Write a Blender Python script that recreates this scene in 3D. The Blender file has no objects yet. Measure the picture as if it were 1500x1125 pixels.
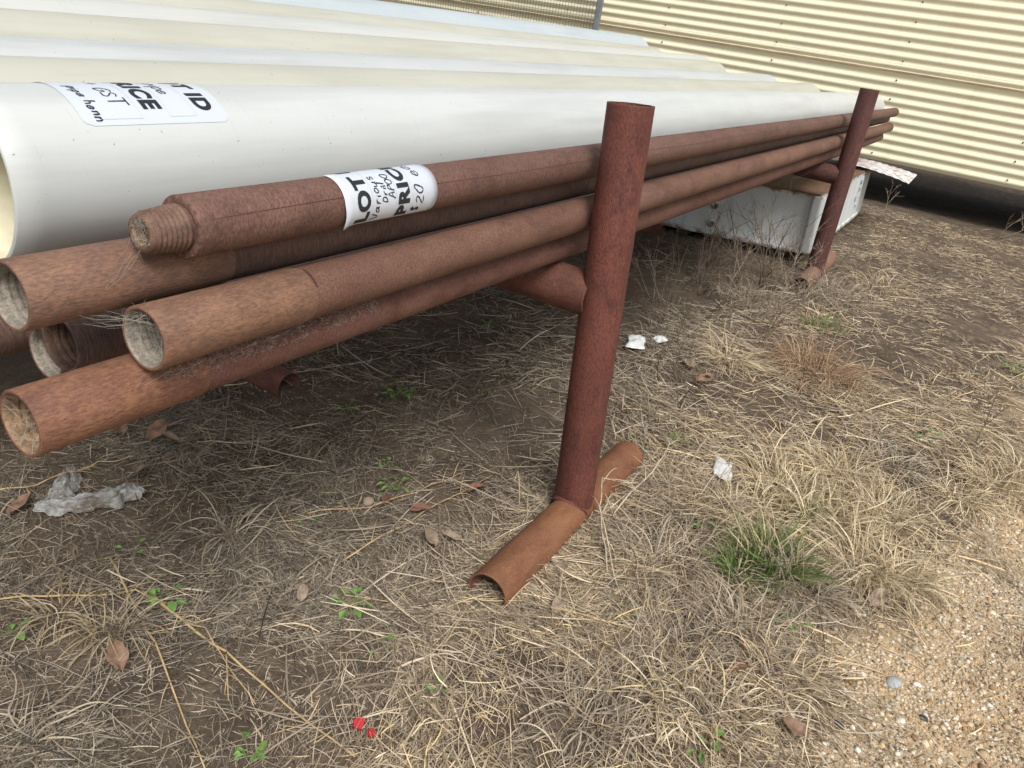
import bpy, bmesh, math, random
import numpy as np
from mathutils import Vector, Matrix

random.seed(11)
rng = np.random.default_rng(11)
SC = bpy.context.scene
COL = SC.collection

# ------------------------------------------------------------------ camera
cam_d = bpy.data.cameras.new('camera')
cam = bpy.data.objects.new('camera', cam_d)
COL.objects.link(cam)
cam_d.sensor_fit = 'HORIZONTAL'
cam_d.sensor_width = 36.0
cam_d.lens = 36.0 * 1127.0 / 1500.0
cam_d.clip_start = 0.05
cam_d.clip_end = 1000
right = Vector((0.516, -0.845, 0.144)); down = Vector((-0.303, -0.337, -0.891)); fwd = Vector((0.802, 0.416, -0.429))
fwd.normalize(); right = (right - fwd * right.dot(fwd)).normalized(); up = right.cross(fwd).normalized()
M3 = Matrix((right, up, -fwd)).transposed()
cam.matrix_world = Matrix.Translation((0, 0, 1.45)) @ M3.to_4x4()
SC.camera = cam

# ------------------------------------------------------------------ sky, sun, exposure (thin bright overcast)
SUN_DIR = Vector((-0.44, -0.44, 0.78)).normalized()       # towards the sun
world = bpy.data.worlds.new('World'); SC.world = world; world.use_nodes = True
nt = world.node_tree; nt.nodes.clear()
wo = nt.nodes.new('ShaderNodeOutputWorld'); bg = nt.nodes.new('ShaderNodeBackground')
sky = nt.nodes.new('ShaderNodeTexSky'); sky.sky_type = 'NISHITA'; sky.sun_disc = False
sky.sun_elevation = math.asin(SUN_DIR.z); sky.sun_rotation = math.atan2(SUN_DIR.x, SUN_DIR.y)
sky.air_density = 1.0; sky.dust_density = 4.0; sky.ozone_density = 1.0
hs = nt.nodes.new('ShaderNodeHueSaturation'); hs.inputs['Saturation'].default_value = 0.30
nt.links.new(sky.outputs[0], hs.inputs['Color']); nt.links.new(hs.outputs[0], bg.inputs[0])
bg.inputs[1].default_value = 0.088
nt.links.new(bg.outputs[0], wo.inputs[0])
sl = bpy.data.lights.new('sun', 'SUN'); sl.energy = 1.5; sl.angle = math.radians(24); sl.color = (1.0, 0.965, 0.91)
so = bpy.data.objects.new('sun', sl); COL.objects.link(so)
so.rotation_euler = SUN_DIR.to_track_quat('Z', 'Y').to_euler()
SC.view_settings.view_transform = 'Standard'; SC.view_settings.look = 'None'
SC.view_settings.exposure = 0.79; SC.view_settings.gamma = 1.0
SC.view_settings.use_curve_mapping = False
SC.cycles.max_bounces = 6; SC.cycles.diffuse_bounces = 3; SC.cycles.glossy_bounces = 2; SC.cycles.transparent_max_bounces = 6

# ------------------------------------------------------------------ node helpers
def new_mat(name):
    m = bpy.data.materials.new(name); m.use_nodes = True
    n = m.node_tree; n.nodes.clear()
    o = n.nodes.new('ShaderNodeOutputMaterial'); b = n.nodes.new('ShaderNodeBsdfPrincipled')
    n.links.new(b.outputs[0], o.inputs[0])
    return m, n, b
def nd(n, t, **kw):
    x = n.nodes.new(t)
    for k, v in kw.items():
        if k in x.inputs.keys(): x.inputs[k].default_value = v
        else: setattr(x, k, v)
    return x
def coords(n, scale=(1, 1, 1), loc=(0, 0, 0)):
    t = n.nodes.new('ShaderNodeTexCoord'); mp = n.nodes.new('ShaderNodeMapping')
    mp.inputs['Scale'].default_value = scale; mp.inputs['Location'].default_value = loc
    n.links.new(t.outputs['Object'], mp.inputs[0]); return mp.outputs[0]
def noise(n, vec, scale, detail=4, rough=0.55):
    x = nd(n, 'ShaderNodeTexNoise', Scale=scale, Detail=detail, Roughness=rough)
    n.links.new(vec, x.inputs['Vector']); return x.outputs['Fac']
def ramp(n, fac, stops):
    r = n.nodes.new('ShaderNodeValToRGB'); e = r.color_ramp.elements
    while len(e) < len(stops): e.new(0.5)
    for i, (p, c) in enumerate(stops):
        e[i].position = p; e[i].color = (c, c, c, 1) if isinstance(c, (int, float)) else (*c, 1)
    n.links.new(fac, r.inputs[0]); return r.outputs[0]
def mixc(n, fac, a, b, mode='MIX'):
    x = n.nodes.new('ShaderNodeMix'); x.data_type = 'RGBA'; x.blend_type = mode
    def put(sock, v):
        if isinstance(v, (int, float)): sock.default_value = v
        elif isinstance(v, tuple): sock.default_value = (*v, 1)
        else: n.links.new(v, sock)
    put(x.inputs[0], fac); put(x.inputs[6], a); put(x.inputs[7], b)
    return x.outputs[2]
def bump(n, b, h, strength, dist):
    x = nd(n, 'ShaderNodeBump', Strength=strength, Distance=dist)
    n.links.new(h, x.inputs['Height']); n.links.new(x.outputs[0], b.inputs['Normal'])

def rust(name, dark, mid, light, seed=0.0, streak=(1, 1, 1), patch=7.0, fine=180.0, bstr=0.5, light_at=0.62, speck=0.6):
    m, n, b = new_mat(name)
    v = coords(n, (.55, 1, 1), (seed, seed * .7, seed * 1.3)); vs = coords(n, streak, (seed, 0, 0))
    big = noise(n, v, patch, 5, 0.6); fi = noise(n, vs, fine, 4, 0.65); mdn = noise(n, v, patch * 4.5, 6, 0.72)
    half = tuple(.55 * x + .45 * y for x, y in zip(mid, light)); low = tuple(.40 * x + .60 * y for x, y in zip(mid, dark))
    c1 = mixc(n, ramp(n, big, [(0.30, 0.0), (0.70, 1.0)]), low, half)
    c2 = mixc(n, ramp(n, mdn, [(light_at - .12, 0.0), (light_at + .18, 0.75)]), c1, light)
    c2 = mixc(n, ramp(n, mdn, [(0.30, 0.85), (0.48, 0.0)]), c2, dark)
    gd = noise(n, coords(n, (.3, 1, 1), (seed * 3, 1, 2)), 11.0, 5, 0.65)
    c2 = mixc(n, ramp(n, gd, [(0.54, 0.0), (0.74, 0.30)]), c2, tuple(.7 * x + .3 * (sum(light) / 3) for x in mid))
    c3 = mixc(n, ramp(n, fi, [(0.34, speck * .85), (0.55, 0.0)]), c2, dark)
    c3 = mixc(n, ramp(n, fi, [(0.55, 0.0), (0.70, 0.42)]), c3, light)
    fl = noise(n, v, 520.0, 2, 0.5)
    c4 = mixc(n, ramp(n, fl, [(0.68, 0.0), (0.78, 0.4)]), c3, (0.36, 0.27, 0.22))
    n.links.new(c4, b.inputs['Base Color'])
    b.inputs['Roughness'].default_value = 0.72; b.inputs['Specular IOR Level'].default_value = 0.4
    mx = mixc(n, 0.4, fi, mdn); bump(n, b, mx, bstr, 0.0040)
    return m
def plain(name, c, rough=0.6, spec=0.4, var=0.15, scale=20, bst=0.0):
    m, n, b = new_mat(name); v = coords(n)
    f = noise(n, v, scale, 4)
    col = mixc(n, ramp(n, f, [(0.3, 0.0), (0.7, 1.0)]), tuple(x * (1 - var) for x in c), tuple(min(1, x * (1 + var)) for x in c))
    n.links.new(col, b.inputs['Base Color']); b.inputs['Roughness'].default_value = rough
    b.inputs['Specular IOR Level'].default_value = spec
    if bst: bump(n, b, f, bst, 0.003)
    return m
def pvc(name, base, tint, seed):
    m, n, b = new_mat(name); v = coords(n, (1, 1, 1), (seed, seed, 0)); vl = coords(n, (0.25, 3, 3), (seed * 2, 0, 0))
    soft = noise(n, v, 2.2, 5, 0.6); lon = noise(n, vl, 4.0, 4, 0.6)
    c = mixc(n, ramp(n, soft, [(0.35, 0.0), (0.7, 1.0)]), base, tint)
    c = mixc(n, ramp(n, lon, [(0.48, 0.0), (0.78, 0.55)]), c, tuple(x * .70 for x in tint))
    sp = noise(n, v, 95.0, 2, 0.5)
    c = mixc(n, ramp(n, sp, [(0.735, 0.0), (0.775, 0.75)]), c, (0.09, 0.085, 0.075))
    sc = noise(n, coords(n, (30, 1.2, 1.2), (seed, 3, 1)), 5.0, 3, 0.6)
    c = mixc(n, ramp(n, sc, [(0.62, 0.0), (0.76, 0.30)]), c, (0.38, 0.38, 0.36))
    n.links.new(c, b.inputs['Base Color'])
    rr = n.nodes.new('ShaderNodeMapRange'); rr.inputs[3].default_value = 0.32; rr.inputs[4].default_value = 0.55
    n.links.new(soft, rr.inputs[0]); n.links.new(rr.outputs[0], b.inputs['Roughness'])
    b.inputs['Specular IOR Level'].default_value = 0.45
    bump(n, b, soft, 0.12, 0.004)
    return m
def vcol(name, rough=0.75, spec=0.2, trans=0.0, bst=0.0):
    m, n, b = new_mat(name)
    a = n.nodes.new('ShaderNodeAttribute'); a.attribute_name = 'tint'
    n.links.new(a.outputs['Color'], b.inputs['Base Color'])
    b.inputs['Roughness'].default_value = rough; b.inputs['Specular IOR Level'].default_value = spec
    if trans:
        o = [x for x in n.nodes if x.type == 'OUTPUT_MATERIAL'][0]
        t = n.nodes.new('ShaderNodeBsdfTranslucent'); n.links.new(a.outputs['Color'], t.inputs[0])
        mx = n.nodes.new('ShaderNodeMixShader'); mx.inputs[0].default_value = trans
        n.links.new(b.outputs[0], mx.inputs[1]); n.links.new(t.outputs[0], mx.inputs[2]); n.links.new(mx.outputs[0], o.inputs[0])
    return m

M = {}
M['rust_post'] = rust('rust_post', (0.048, 0.016, 0.014), (0.138, 0.035, 0.023), (0.215, 0.080, 0.055), 1.3, (0.30, 1, 1), 4, 330, 0.9, 0.68, .95)
M['rust_post2'] = rust('rust_post2', (0.040, 0.015, 0.014), (0.098, 0.032, 0.027), (0.150, 0.068, 0.055), 7.3, (0.45, 1, 1), 5, 170, 0.7, 0.70, .9)
M['rust_foot'] = rust('rust_foot', (0.115, 0.046, 0.026), (0.235, 0.098, 0.045), (0.310, 0.155, 0.075), 3.1, (1, 1, 1), 5, 200, 0.5, .64, .6)
M['rust_beam'] = rust('rust_beam', (0.062, 0.024, 0.018), (0.150, 0.053, 0.036), (0.230, 0.105, 0.070), 9.1, (1, 1, 1), 6, 180, 0.6)
M['foot_far'] = rust('foot_far', (0.13, 0.070, 0.050), (0.225, 0.120, 0.080), (0.30, 0.18, 0.12), 4.4, (1, 1, 1), 6, 170, 0.4)
M['rod_a'] = rust('rod_a', (0.065, 0.032, 0.025), (0.160, 0.078, 0.058), (0.260, 0.150, 0.115), 2.0, (1.3, .35, .35), 2.5, 330, 1.0, 0.66, 1.0)
M['rod_b'] = rust('rod_b', (0.050, 0.029, 0.024), (0.120, 0.068, 0.054), (0.200, 0.122, 0.092), 5.0, (1.8, .22, .22), 3.5, 230, 0.9, 0.66, .95)
M['rod_c'] = rust('rod_c', (0.075, 0.036, 0.026), (0.185, 0.088, 0.060), (0.280, 0.160, 0.108), 8.0, (1, .7, .7), 3.5, 340, 0.9, 0.66, .95)
M['rod_d'] = rust('rod_d', (0.070, 0.028, 0.022), (0.165, 0.065, 0.047), (0.250, 0.135, 0.105), 12.0, (1.5, .35, .35), 4, 320, 0.9, 0.64, .95)
M['joint_b'] = rust('joint_b', (0.095, 0.054, 0.043), (0.170, 0.098, 0.074), (0.300, 0.155, 0.085), 15.0, (.35, 1, 1), 5, 300, 0.7, 0.59, .9)
M['joint_c'] = rust('joint_c', (0.105, 0.056, 0.040), (0.195, 0.103, 0.071), (0.320, 0.175, 0.100), 18.0, (.35, 1, 1), 5, 300, 0.7, 0.59, .9)
M['joint_d'] = rust('joint_d', (0.100, 0.044, 0.032), (0.195, 0.086, 0.057), (0.320, 0.160, 0.080), 21.0, (.35, 1, 1), 5, 300, 0.7, 0.59, .9)
M['pin'] = rust('pin', (0.060, 0.036, 0.028), (0.150, 0.085, 0.062), (0.260, 0.155, 0.105), 24.0, (1, 1, 1), 14, 300, 0.4)
M['thread'] = rust('thread', (0.08, 0.068, 0.055), (0.22, 0.19, 0.155), (0.40, 0.36, 0.30), 27.0, (1, 1, 1), 16, 220, 0.6, 0.55)
M['bore'] = rust('bore', (0.08, 0.05, 0.035), (0.22, 0.150, 0.095), (0.40, 0.26, 0.14), 30.0, (1, 1, 1), 14, 220, 0.6, 0.55)
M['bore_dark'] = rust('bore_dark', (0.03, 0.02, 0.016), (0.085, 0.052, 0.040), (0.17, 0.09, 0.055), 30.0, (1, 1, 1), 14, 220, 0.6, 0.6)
M['pvc_white'] = pvc('pvc_white', (0.555, 0.58, 0.57), (0.515, 0.54, 0.53), 1.0)
M['pvc_cream'] = pvc('pvc_cream', (0.485, 0.485, 0.42), (0.445, 0.44, 0.37), 4.0)
M['pvc_white2'] = pvc('pvc_white2', (0.50, 0.525, 0.525), (0.46, 0.485, 0.48), 2.5)
M['pvc_pale'] = pvc('pvc_pale', (0.51, 0.53, 0.51), (0.53, 0.535, 0.50), 6.0)
M['pvc_blue'] = pvc('pvc_blue', (0.47, 0.525, 0.55), (0.43, 0.485, 0.515), 9.0)
M['pvc_inside'] = plain('pvc_inside', (0.70, 0.66, 0.50), 0.55, 0.3, 0.12, 18)
M['paper'] = plain('paper', (0.55, 0.595, 0.66), 0.45, 0.4, 0.02, 8)
M['ink'] = plain('ink', (0.022, 0.024, 0.028), 0.5, 0.3, 0.05, 30)
M['pen'] = plain('pen', (0.028, 0.025, 0.045), 0.5, 0.3, 0.1, 30)
M['rule'] = plain('rule', (0.50, 0.54, 0.60), 0.5, 0.3, 0.05, 30)
M['web'] = plain('web', (0.40, 0.38, 0.34), 0.9, 0.1, 0.2, 30)
M['straw'] = vcol('straw', 0.7, 0.25, 0.15)
M['green'] = vcol('green', 0.55, 0.35, 0.25)
M['stone'] = vcol('stone', 0.85, 0.25)
M['stalk'] = plain('stalk', (0.50, 0.42, 0.31), 0.7, 0.25, 0.3, 30)
M['stalk_gold'] = plain('stalk_gold', (0.46, 0.335, 0.175), 0.7, 0.25, 0.25, 30)
M['twig'] = plain('twig', (0.15, 0.115, 0.088), 0.8, 0.2, 0.35, 30)
M['twig_pale'] = plain('twig_pale', (0.31, 0.255, 0.195), 0.8, 0.2, 0.3, 30)
M['leaf_a'] = plain('leaf_a', (0.20, 0.125, 0.085), 0.75, 0.25, 0.35, 60, 0.4)
M['leaf_b'] = plain('leaf_b', (0.25, 0.19, 0.14), 0.75, 0.25, 0.3, 60, 0.4)
M['leaf_c'] = plain('leaf_c', (0.17, 0.085, 0.06), 0.75, 0.25, 0.3, 60, 0.4)
M['scrap'] = plain('scrap', (0.66, 0.68, 0.68), 0.6, 0.3, 0.12, 25, 0.3)
M['plastic'] = plain('plastic', (0.30, 0.30, 0.28), 0.30, 0.5, 0.55, 40, 0.8)
M['red'] = plain('red', (0.40, 0.020, 0.026), 0.6, 0.25, 0.15, 40)
M['galv'] = plain('galv', (0.165, 0.185, 0.20), 0.5, 0.5, 0.15, 15)
M['wire'] = plain('wire', (0.10, 0.095, 0.075), 0.6, 0.4, 0.15, 15)
M['screw'] = plain('screw', (0.09, 0.075, 0.055), 0.6, 0.4, 0.2, 40)
M['timber'] = plain('timber', (0.16, 0.125, 0.09), 0.85, 0.2, 0.3, 12, 0.3)
M['under'] = plain('under', (0.10, 0.09, 0.08), 0.9, 0.1, 0.2, 6)

def wall_mat():
    m, n, b = new_mat('cream_steel'); v = coords(n, (1, .15, 1)); v2 = coords(n, (1, 1.0, .12))
    f = noise(n, v, 6, 4); g = noise(n, v2, 5, 4, 0.6)
    c = mixc(n, f, (0.74, 0.69, 0.50), (0.765, 0.72, 0.54))
    c = mixc(n, ramp(n, g, [(0.55, 0.0), (0.8, 0.30)]), c, (0.52, 0.46, 0.33))
    n.links.new(c, b.inputs['Base Color']); b.inputs['Roughness'].default_value = 0.62; b.inputs['Specular IOR Level'].default_value = 0.3
    return m
M['cream_steel'] = wall_mat(); M['lap'] = plain('lap', (.34, .255, .14), .8, .2, .3, 3)
def box_mat():
    m, n, b = new_mat('box_paint'); v = coords(n); vd = coords(n, (1, 1, .12))
    f = noise(n, v, 9, 6, 0.65); d = noise(n, vd, 9, 5, 0.6)
    sep = n.nodes.new('ShaderNodeSeparateXYZ'); t = n.nodes.new('ShaderNodeTexCoord'); n.links.new(t.outputs['Object'], sep.inputs[0])
    c = mixc(n, ramp(n, d, [(0.52, 0.0), (0.75, 0.5)]), (0.60, 0.64, 0.65), (0.42, 0.40, 0.34))
    # rust creeping in from the lower and upper sheet edges
    lo = n.nodes.new('ShaderNodeMapRange'); lo.inputs[1].default_value = 0.0; lo.inputs[2].default_value = 0.05; lo.inputs[3].default_value = 0.30; lo.inputs[4].default_value = 0.0
    n.links.new(sep.outputs[2], lo.inputs[0])
    hi = n.nodes.new('ShaderNodeMapRange'); hi.inputs[1].default_value = 0.41; hi.inputs[2].default_value = 0.45; hi.inputs[3].default_value = 0.0; hi.inputs[4].default_value = 0.27
    n.links.new(sep.outputs[2], hi.inputs[0])
    a1 = nd(n, 'ShaderNodeMath', operation='ADD'); n.links.new(lo.outputs[0], a1.inputs[0]); n.links.new(hi.outputs[0], a1.inputs[1])
    a2 = nd(n, 'ShaderNodeMath', operation='ADD'); n.links.new(a1.outputs[0], a2.inputs[0]); n.links.new(f, a2.inputs[1])
    c = mixc(n, ramp(n, a2.outputs[0], [(0.62, 0.0), (0.80, 0.9)]), c, (0.20, 0.110, 0.060))
    n.links.new(c, b.inputs['Base Color']); b.inputs['Roughness'].default_value = 0.5
    return m
M['box_paint'] = box_mat()
M['box_top'] = rust('box_top', (0.09, 0.05, 0.03), (0.21, 0.125, 0.075), (0.30, 0.17, 0.09), 33, (1, 1, 1), 5, 60, 0.3)
def sheet_mat():
    m, n, b = new_mat('sheet_paint'); f = noise(n, coords(n, (1, 2, 1)), 9, 6, 0.65)
    c = mixc(n, ramp(n, f, [(0.47, 0.0), (0.62, .9)]), (0.70, 0.71, 0.74), (0.36, 0.22, 0.15))
    n.links.new(c, b.inputs['Base Color']); b.inputs['Roughness'].default_value = 0.5
    return m
M['sheet_paint'] = sheet_mat()

# ------------------------------------------------------------------ object helpers
def tag(o, label=None, cat=None, group=None, kind=None):
    if label: o['label'] = label
    if cat: o['category'] = cat
    if group: o['group'] = group
    if kind: o['kind'] = kind
    return o
def mesh_obj(name, verts, faces, mat=None, parent=None, smooth=True, mats=None, fmat=None):
    me = bpy.data.meshes.new(name)
    me.from_pydata([tuple(v) for v in verts], [], faces)
    for mm in (mats or ([mat] if mat else [])): me.materials.append(mm)
    if fmat is not None: me.polygons.foreach_set('material_index', fmat)
    if smooth: me.polygons.foreach_set('use_smooth', [True] * len(me.polygons))
    me.update()
    o = bpy.data.objects.new(name, me); COL.objects.link(o)
    if parent: o.parent = parent
    return o
def empty(name, loc=(0, 0, 0), mat=None):
    o = bpy.data.objects.new(name, None); COL.objects.link(o); o.empty_display_size = 0.05
    if mat is not None: o.matrix_world = mat
    else: o.location = loc
    return o
def axis_matrix(p0, p1):
    """local +X runs from p0 to p1, local Z stays as upright as it can"""
    p0 = Vector(p0); x = (Vector(p1) - p0).normalized()
    zr = Vector((0, 0, 1)) if abs(x.z) < 0.9 else Vector((-1, 0, 0))
    y = zr.cross(x).normalized(); z = x.cross(y)
    m = Matrix((x, y, z)).transposed().to_4x4(); m.translation = p0
    return m
def lathe(profile, n=56, ragged=0.0):
    """profile: list of (x, r, material index); rings about local X"""
    V = []; F = []; FM = []
    for k, (x, r, mi) in enumerate(profile):
        for i in range(n):
            a = 2 * math.pi * i / n
            rr = r * (1 + ragged * (random.random() - .5)); xx = x + ragged * .12 * (random.random() - .5)
            V.append((xx, -rr * math.cos(a), rr * math.sin(a)))
    for k in range(len(profile) - 1):
        for i in range(n):
            j = (i + 1) % n
            F.append((k * n + i, k * n + j, (k + 1) * n + j, (k + 1) * n + i)); FM.append(profile[k + 1][2])
    return V, F, FM
def tube_path(pts, radii, sides=5, cap=True):
    V = []; F = []; P = [Vector(p) for p in pts]
    for i, p in enumerate(P):
        t = (P[min(i + 1, len(P) - 1)] - P[max(i - 1, 0)])
        t = t.normalized() if t.length > 1e-9 else Vector((1, 0, 0))
        ref = Vector((0, 0, 1)) if abs(t.z) < 0.9 else Vector((1, 0, 0))
        a = t.cross(ref).normalized(); b = t.cross(a)
        r = radii[i] if isinstance(radii, (list, tuple)) else radii
        for s in range(sides):
            an = 2 * math.pi * s / sides
            V.append(p + a * (r * math.cos(an)) + b * (r * math.sin(an)))
    for i in range(len(P) - 1):
        for s in range(sides):
            t = (s + 1) % sides
            F.append((i * sides + s, i * sides + t, (i + 1) * sides + t, (i + 1) * sides + s))
    if cap:
        F.append(tuple(range(sides))[::-1]); F.append(tuple(range((len(P) - 1) * sides, len(P) * sides)))
    return V, F
def join(parts):
    V = []; F = []
    for v, f in parts:
        o = len(V); V += list(v); F += [tuple(i + o for i in q) for q in f]
    return V, F
def box_vf(x0, x1, y0, y1, z0, z1):
    V = [(x0, y0, z0), (x1, y0, z0), (x1, y1, z0), (x0, y1, z0), (x0, y0, z1), (x1, y0, z1), (x1, y1, z1), (x0, y1, z1)]
    F = [(0, 3, 2, 1), (4, 5, 6, 7), (0, 1, 5, 4), (1, 2, 6, 5), (2, 3, 7, 6), (3, 0, 4, 7)]
    return V, F
def bevel_box(name, x0, x1, y0, y1, z0, z1, bev, mat, parent=None):
    bm = bmesh.new(); V, F = box_vf(x0, x1, y0, y1, z0, z1)
    vs = [bm.verts.new(v) for v in V]
    for f in F: bm.faces.new([vs[i] for i in f])
    bmesh.ops.bevel(bm, geom=bm.edges[:], offset=bev, segments=2, profile=0.5, affect='EDGES')
    me = bpy.data.meshes.new(name); bm.to_mesh(me); bm.free(); me.materials.append(mat)
    o = bpy.data.objects.new(name, me); COL.objects.link(o)
    if parent: o.parent = parent
    return o

# ------------------------------------------------------------------ ground height and zones
_ph = rng.uniform(0, 6.28, (26, 2)); _an = rng.uniform(0, 6.28, 26); _fr = np.concatenate([rng.uniform(.6, 2, 6), rng.uniform(3, 9, 10), rng.uniform(12, 30, 10)])
_am = np.concatenate([np.full(6, .0050), np.full(10, .0026), np.full(10, .0011)])
def hgt(x, y):
    x = np.asarray(x, float); y = np.asarray(y, float); h = np.zeros(np.broadcast(x, y).shape)
    for k in range(26):
        h = h + _am[k] * np.sin(_fr[k] * (x * math.cos(_an[k]) + y * math.sin(_an[k])) + _ph[k, 0])
    return h - 0.004
def lown(x, y, s, f):
    r = np.random.default_rng(s); out = 0
    for k in range(7):
        a = r.uniform(0, 6.28); ff = f * r.uniform(.6, 1.8)
        out = out + np.sin(ff * (x * math.cos(a) + y * math.sin(a)) + r.uniform(0, 6.28))
    return out / 3.2
def gravel_edge(x):
    return np.interp(x, [0.6, 1.2, 1.5, 1.86, 2.28, 3.0, 3.36, 4.2, 6.0, 12.0], [-.22, -.12, -.06, -.06, -.22, -.42, -.54, -.58, -.50, -.40])
def gravel(x, y):
    return np.clip((gravel_edge(x) + .07 * lown(x, y, 5, 9) + .03 * lown(x, y, 6, 30) - y) / (.22 + .30 * np.clip(x - 2.5, 0, 6)) + .5, 0, 1) * np.clip(1.15 - .22 * np.clip(x - 2.8, 0, 9), .36, 1)

def axis_vals(lo, hi, step):
    c = list(np.arange(lo, hi + 1e-6, step)); a = []; d = step; v = hi
    while v < 320: d *= 1.35; v += d; a.append(v)
    b = []; d = step; v = lo
    while v > -320: d *= 1.35; v -= d; b.append(v)
    return np.array(b[::-1] + c + a)
gx = axis_vals(-0.4, 10.8, 0.035); gy = axis_vals(-2.2, 3.6, 0.035)
GX, GY = np.meshgrid(gx, gy, indexing='ij')
fade = np.clip(1 - (np.maximum(np.abs(GX - 5) - 6, 0) + np.maximum(np.abs(GY - .5) - 3, 0)) / 6, 0, 1)
GZ = hgt(GX, GY) * fade
nx, ny = len(gx), len(gy)
ids = np.arange(nx * ny).reshape(nx, ny)
quads = np.stack([ids[:-1, :-1], ids[1:, :-1], ids[1:, 1:], ids[:-1, 1:]], -1).reshape(-1, 4)
def fast_mesh(name, co, faces, mat, tint=None, smooth=False, attr=None):
    """co (N,3), faces (M,k)"""
    me = bpy.data.meshes.new(name); k = faces.shape[1]
    me.vertices.add(len(co)); me.vertices.foreach_set('co', co.astype(np.float32).ravel())
    me.loops.add(faces.size); me.loops.foreach_set('vertex_index', faces.astype(np.int32).ravel())
    me.polygons.add(len(faces)); me.polygons.foreach_set('loop_start', np.arange(0, faces.size, k, dtype=np.int32))
    me.polygons.foreach_set('loop_total', np.full(len(faces), k, np.int32))
    if smooth: me.polygons.foreach_set('use_smooth', np.ones(len(faces), bool))
    me.materials.append(mat)
    if tint is not None:
        a = me.attributes.new('tint', 'FLOAT_COLOR', 'POINT')
        a.data.foreach_set('color', np.concatenate([tint, np.ones((len(tint), 1))], 1).astype(np.float32).ravel())
    if attr is not None:
        a = me.attributes.new(attr[0], 'FLOAT', 'POINT'); a.data.foreach_set('value', attr[1].astype(np.float32).ravel())
    me.update(calc_edges=True); me.validate()
    return me
def ground_mat():
    m, n, b = new_mat('soil'); v = coords(n)
    a = n.nodes.new('ShaderNodeAttribute'); a.attribute_name = 'gravel'
    big = noise(n, v, 1.4, 5, 0.6); med = noise(n, v, 9, 6, 0.65); fin = noise(n, v, 70, 5, 0.7); gr = noise(n, v, 260, 3, 0.6)
    c = mixc(n, ramp(n, big, [(0.35, 0.0), (0.65, 1.0)]), (0.078, 0.060, 0.046), (0.135, 0.103, 0.076))
    c = mixc(n, ramp(n, med, [(0.45, 0.0), (0.72, 0.8)]), c, (0.200, 0.156, 0.112))
    c = mixc(n, ramp(n, fin, [(0.30, 0.75), (0.52, 0.0)]), c, (0.060, 0.043, 0.032))
    c = mixc(n, ramp(n, gr, [(0.62, 0.0), (0.72, 0.7)]), c, (0.33, 0.265, 0.195))
    vor = nd(n, 'ShaderNodeTexVoronoi', Scale=120.0); n.links.new(v, vor.inputs['Vector'])
    gcol = mixc(n, ramp(n, big, [(0.4, 0.0), (0.62, 1.0)]), (0.48, 0.39, 0.265), (0.54, 0.385, 0.215))
    gcol = mixc(n, ramp(n, fin, [(0.30, 0.7), (0.55, 0.0)]), gcol, (0.20, 0.145, 0.095))
    gcol = mixc(n, 0.35, gcol, ramp(n, vor.outputs['Color'], [(0.1, (0.22, 0.16, 0.10)), (0.5, (0.45, 0.35, 0.23)), (0.9, (0.62, 0.54, 0.42))]))
    ed = nd(n, 'ShaderNodeMath', operation='ADD'); n.links.new(a.outputs['Fac'], ed.inputs[0])
    sb = nd(n, 'ShaderNodeMath', operation='SUBTRACT'); n.links.new(med, sb.inputs[0]); sb.inputs[1].default_value = 0.5
    n.links.new(sb.outputs[0], ed.inputs[1])
    c = mixc(n, ramp(n, ed.outputs[0], [(0.25, 0.0), (0.75, 1.0)]), c, gcol)
    n.links.new(c, b.inputs['Base Color']); b.inputs['Roughness'].default_value = 0.95; b.inputs['Specular IOR Level'].default_value = 0.15
    mx = mixc(n, 0.45, fin, gr); bump(n, b, mx, 0.9, 0.006)
    return m
me = fast_mesh('ground', np.stack([GX, GY, GZ], -1).reshape(-1, 3), quads, ground_mat(), smooth=True, attr=('gravel', gravel(GX, GY).ravel()))
o = bpy.data.objects.new('ground', me); COL.objects.link(o); tag(o, 'brown soil yard with a tan gravel edge', None, kind='structure')

# ------------------------------------------------------------------ building: raised shed with horizontal corrugated cladding
WX = 10.62; PITCH = 0.1035; ZB = 0.500; SEAM = ZB + 10.07 * PITCH
bld = empty('shed_building', (WX, 0, 0)); tag(bld, 'cream shed clad in horizontal corrugated steel, raised off the ground', 'building')
def cladding(name, z0, npitch, xo, y0, y1):
    V = []; F = []; S = 10; rows = int(round(npitch * S)) + 1; ys = np.arange(y0, y1 + .01, 2.0)
    for i in range(rows):
        ph = i / S * 2 * math.pi - math.pi * .5
        for y in ys: V.append((xo - 0.0128 * math.sin(ph), y, z0 + i / S * PITCH))
    w = len(ys)
    for i in range(rows - 1):
        for j in range(w - 1): F.append((i * w + j, (i + 1) * w + j, (i + 1) * w + j + 1, i * w + j + 1))
    ob = mesh_obj(name, V, F, M['cream_steel'], bld)
    md = ob.modifiers.new('thickness', 'SOLIDIFY'); md.thickness = 0.0015
    return ob
cladding('cladding_sheet', ZB, 10.5, 0.0, -9, 15)
cladding('cladding_sheet', SEAM - 0.035, 13.0, -0.005, -9, 15)
cladding('cladding_sheet', SEAM - 0.035 + 12.5 * PITCH, 8.0, -0.010, -9, 15)
V, F = box_vf(-.0225, -.012, -9, 15, SEAM - 0.053, SEAM - 0.0345); mesh_obj('lap_edge', V, F, M['lap'], bld, smooth=False)
V, F = box_vf(0.03, 3.2, -8.97, 14.97, ZB + 0.02, 3.5); mesh_obj('wall_core', V, F, M['under'], bld, smooth=False)
V, F = box_vf(-0.06, 3.3, -9.3, 15.3, 3.5, 3.62); mesh_obj('roof', V, F, M['cream_steel'], bld, smooth=False)
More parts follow.
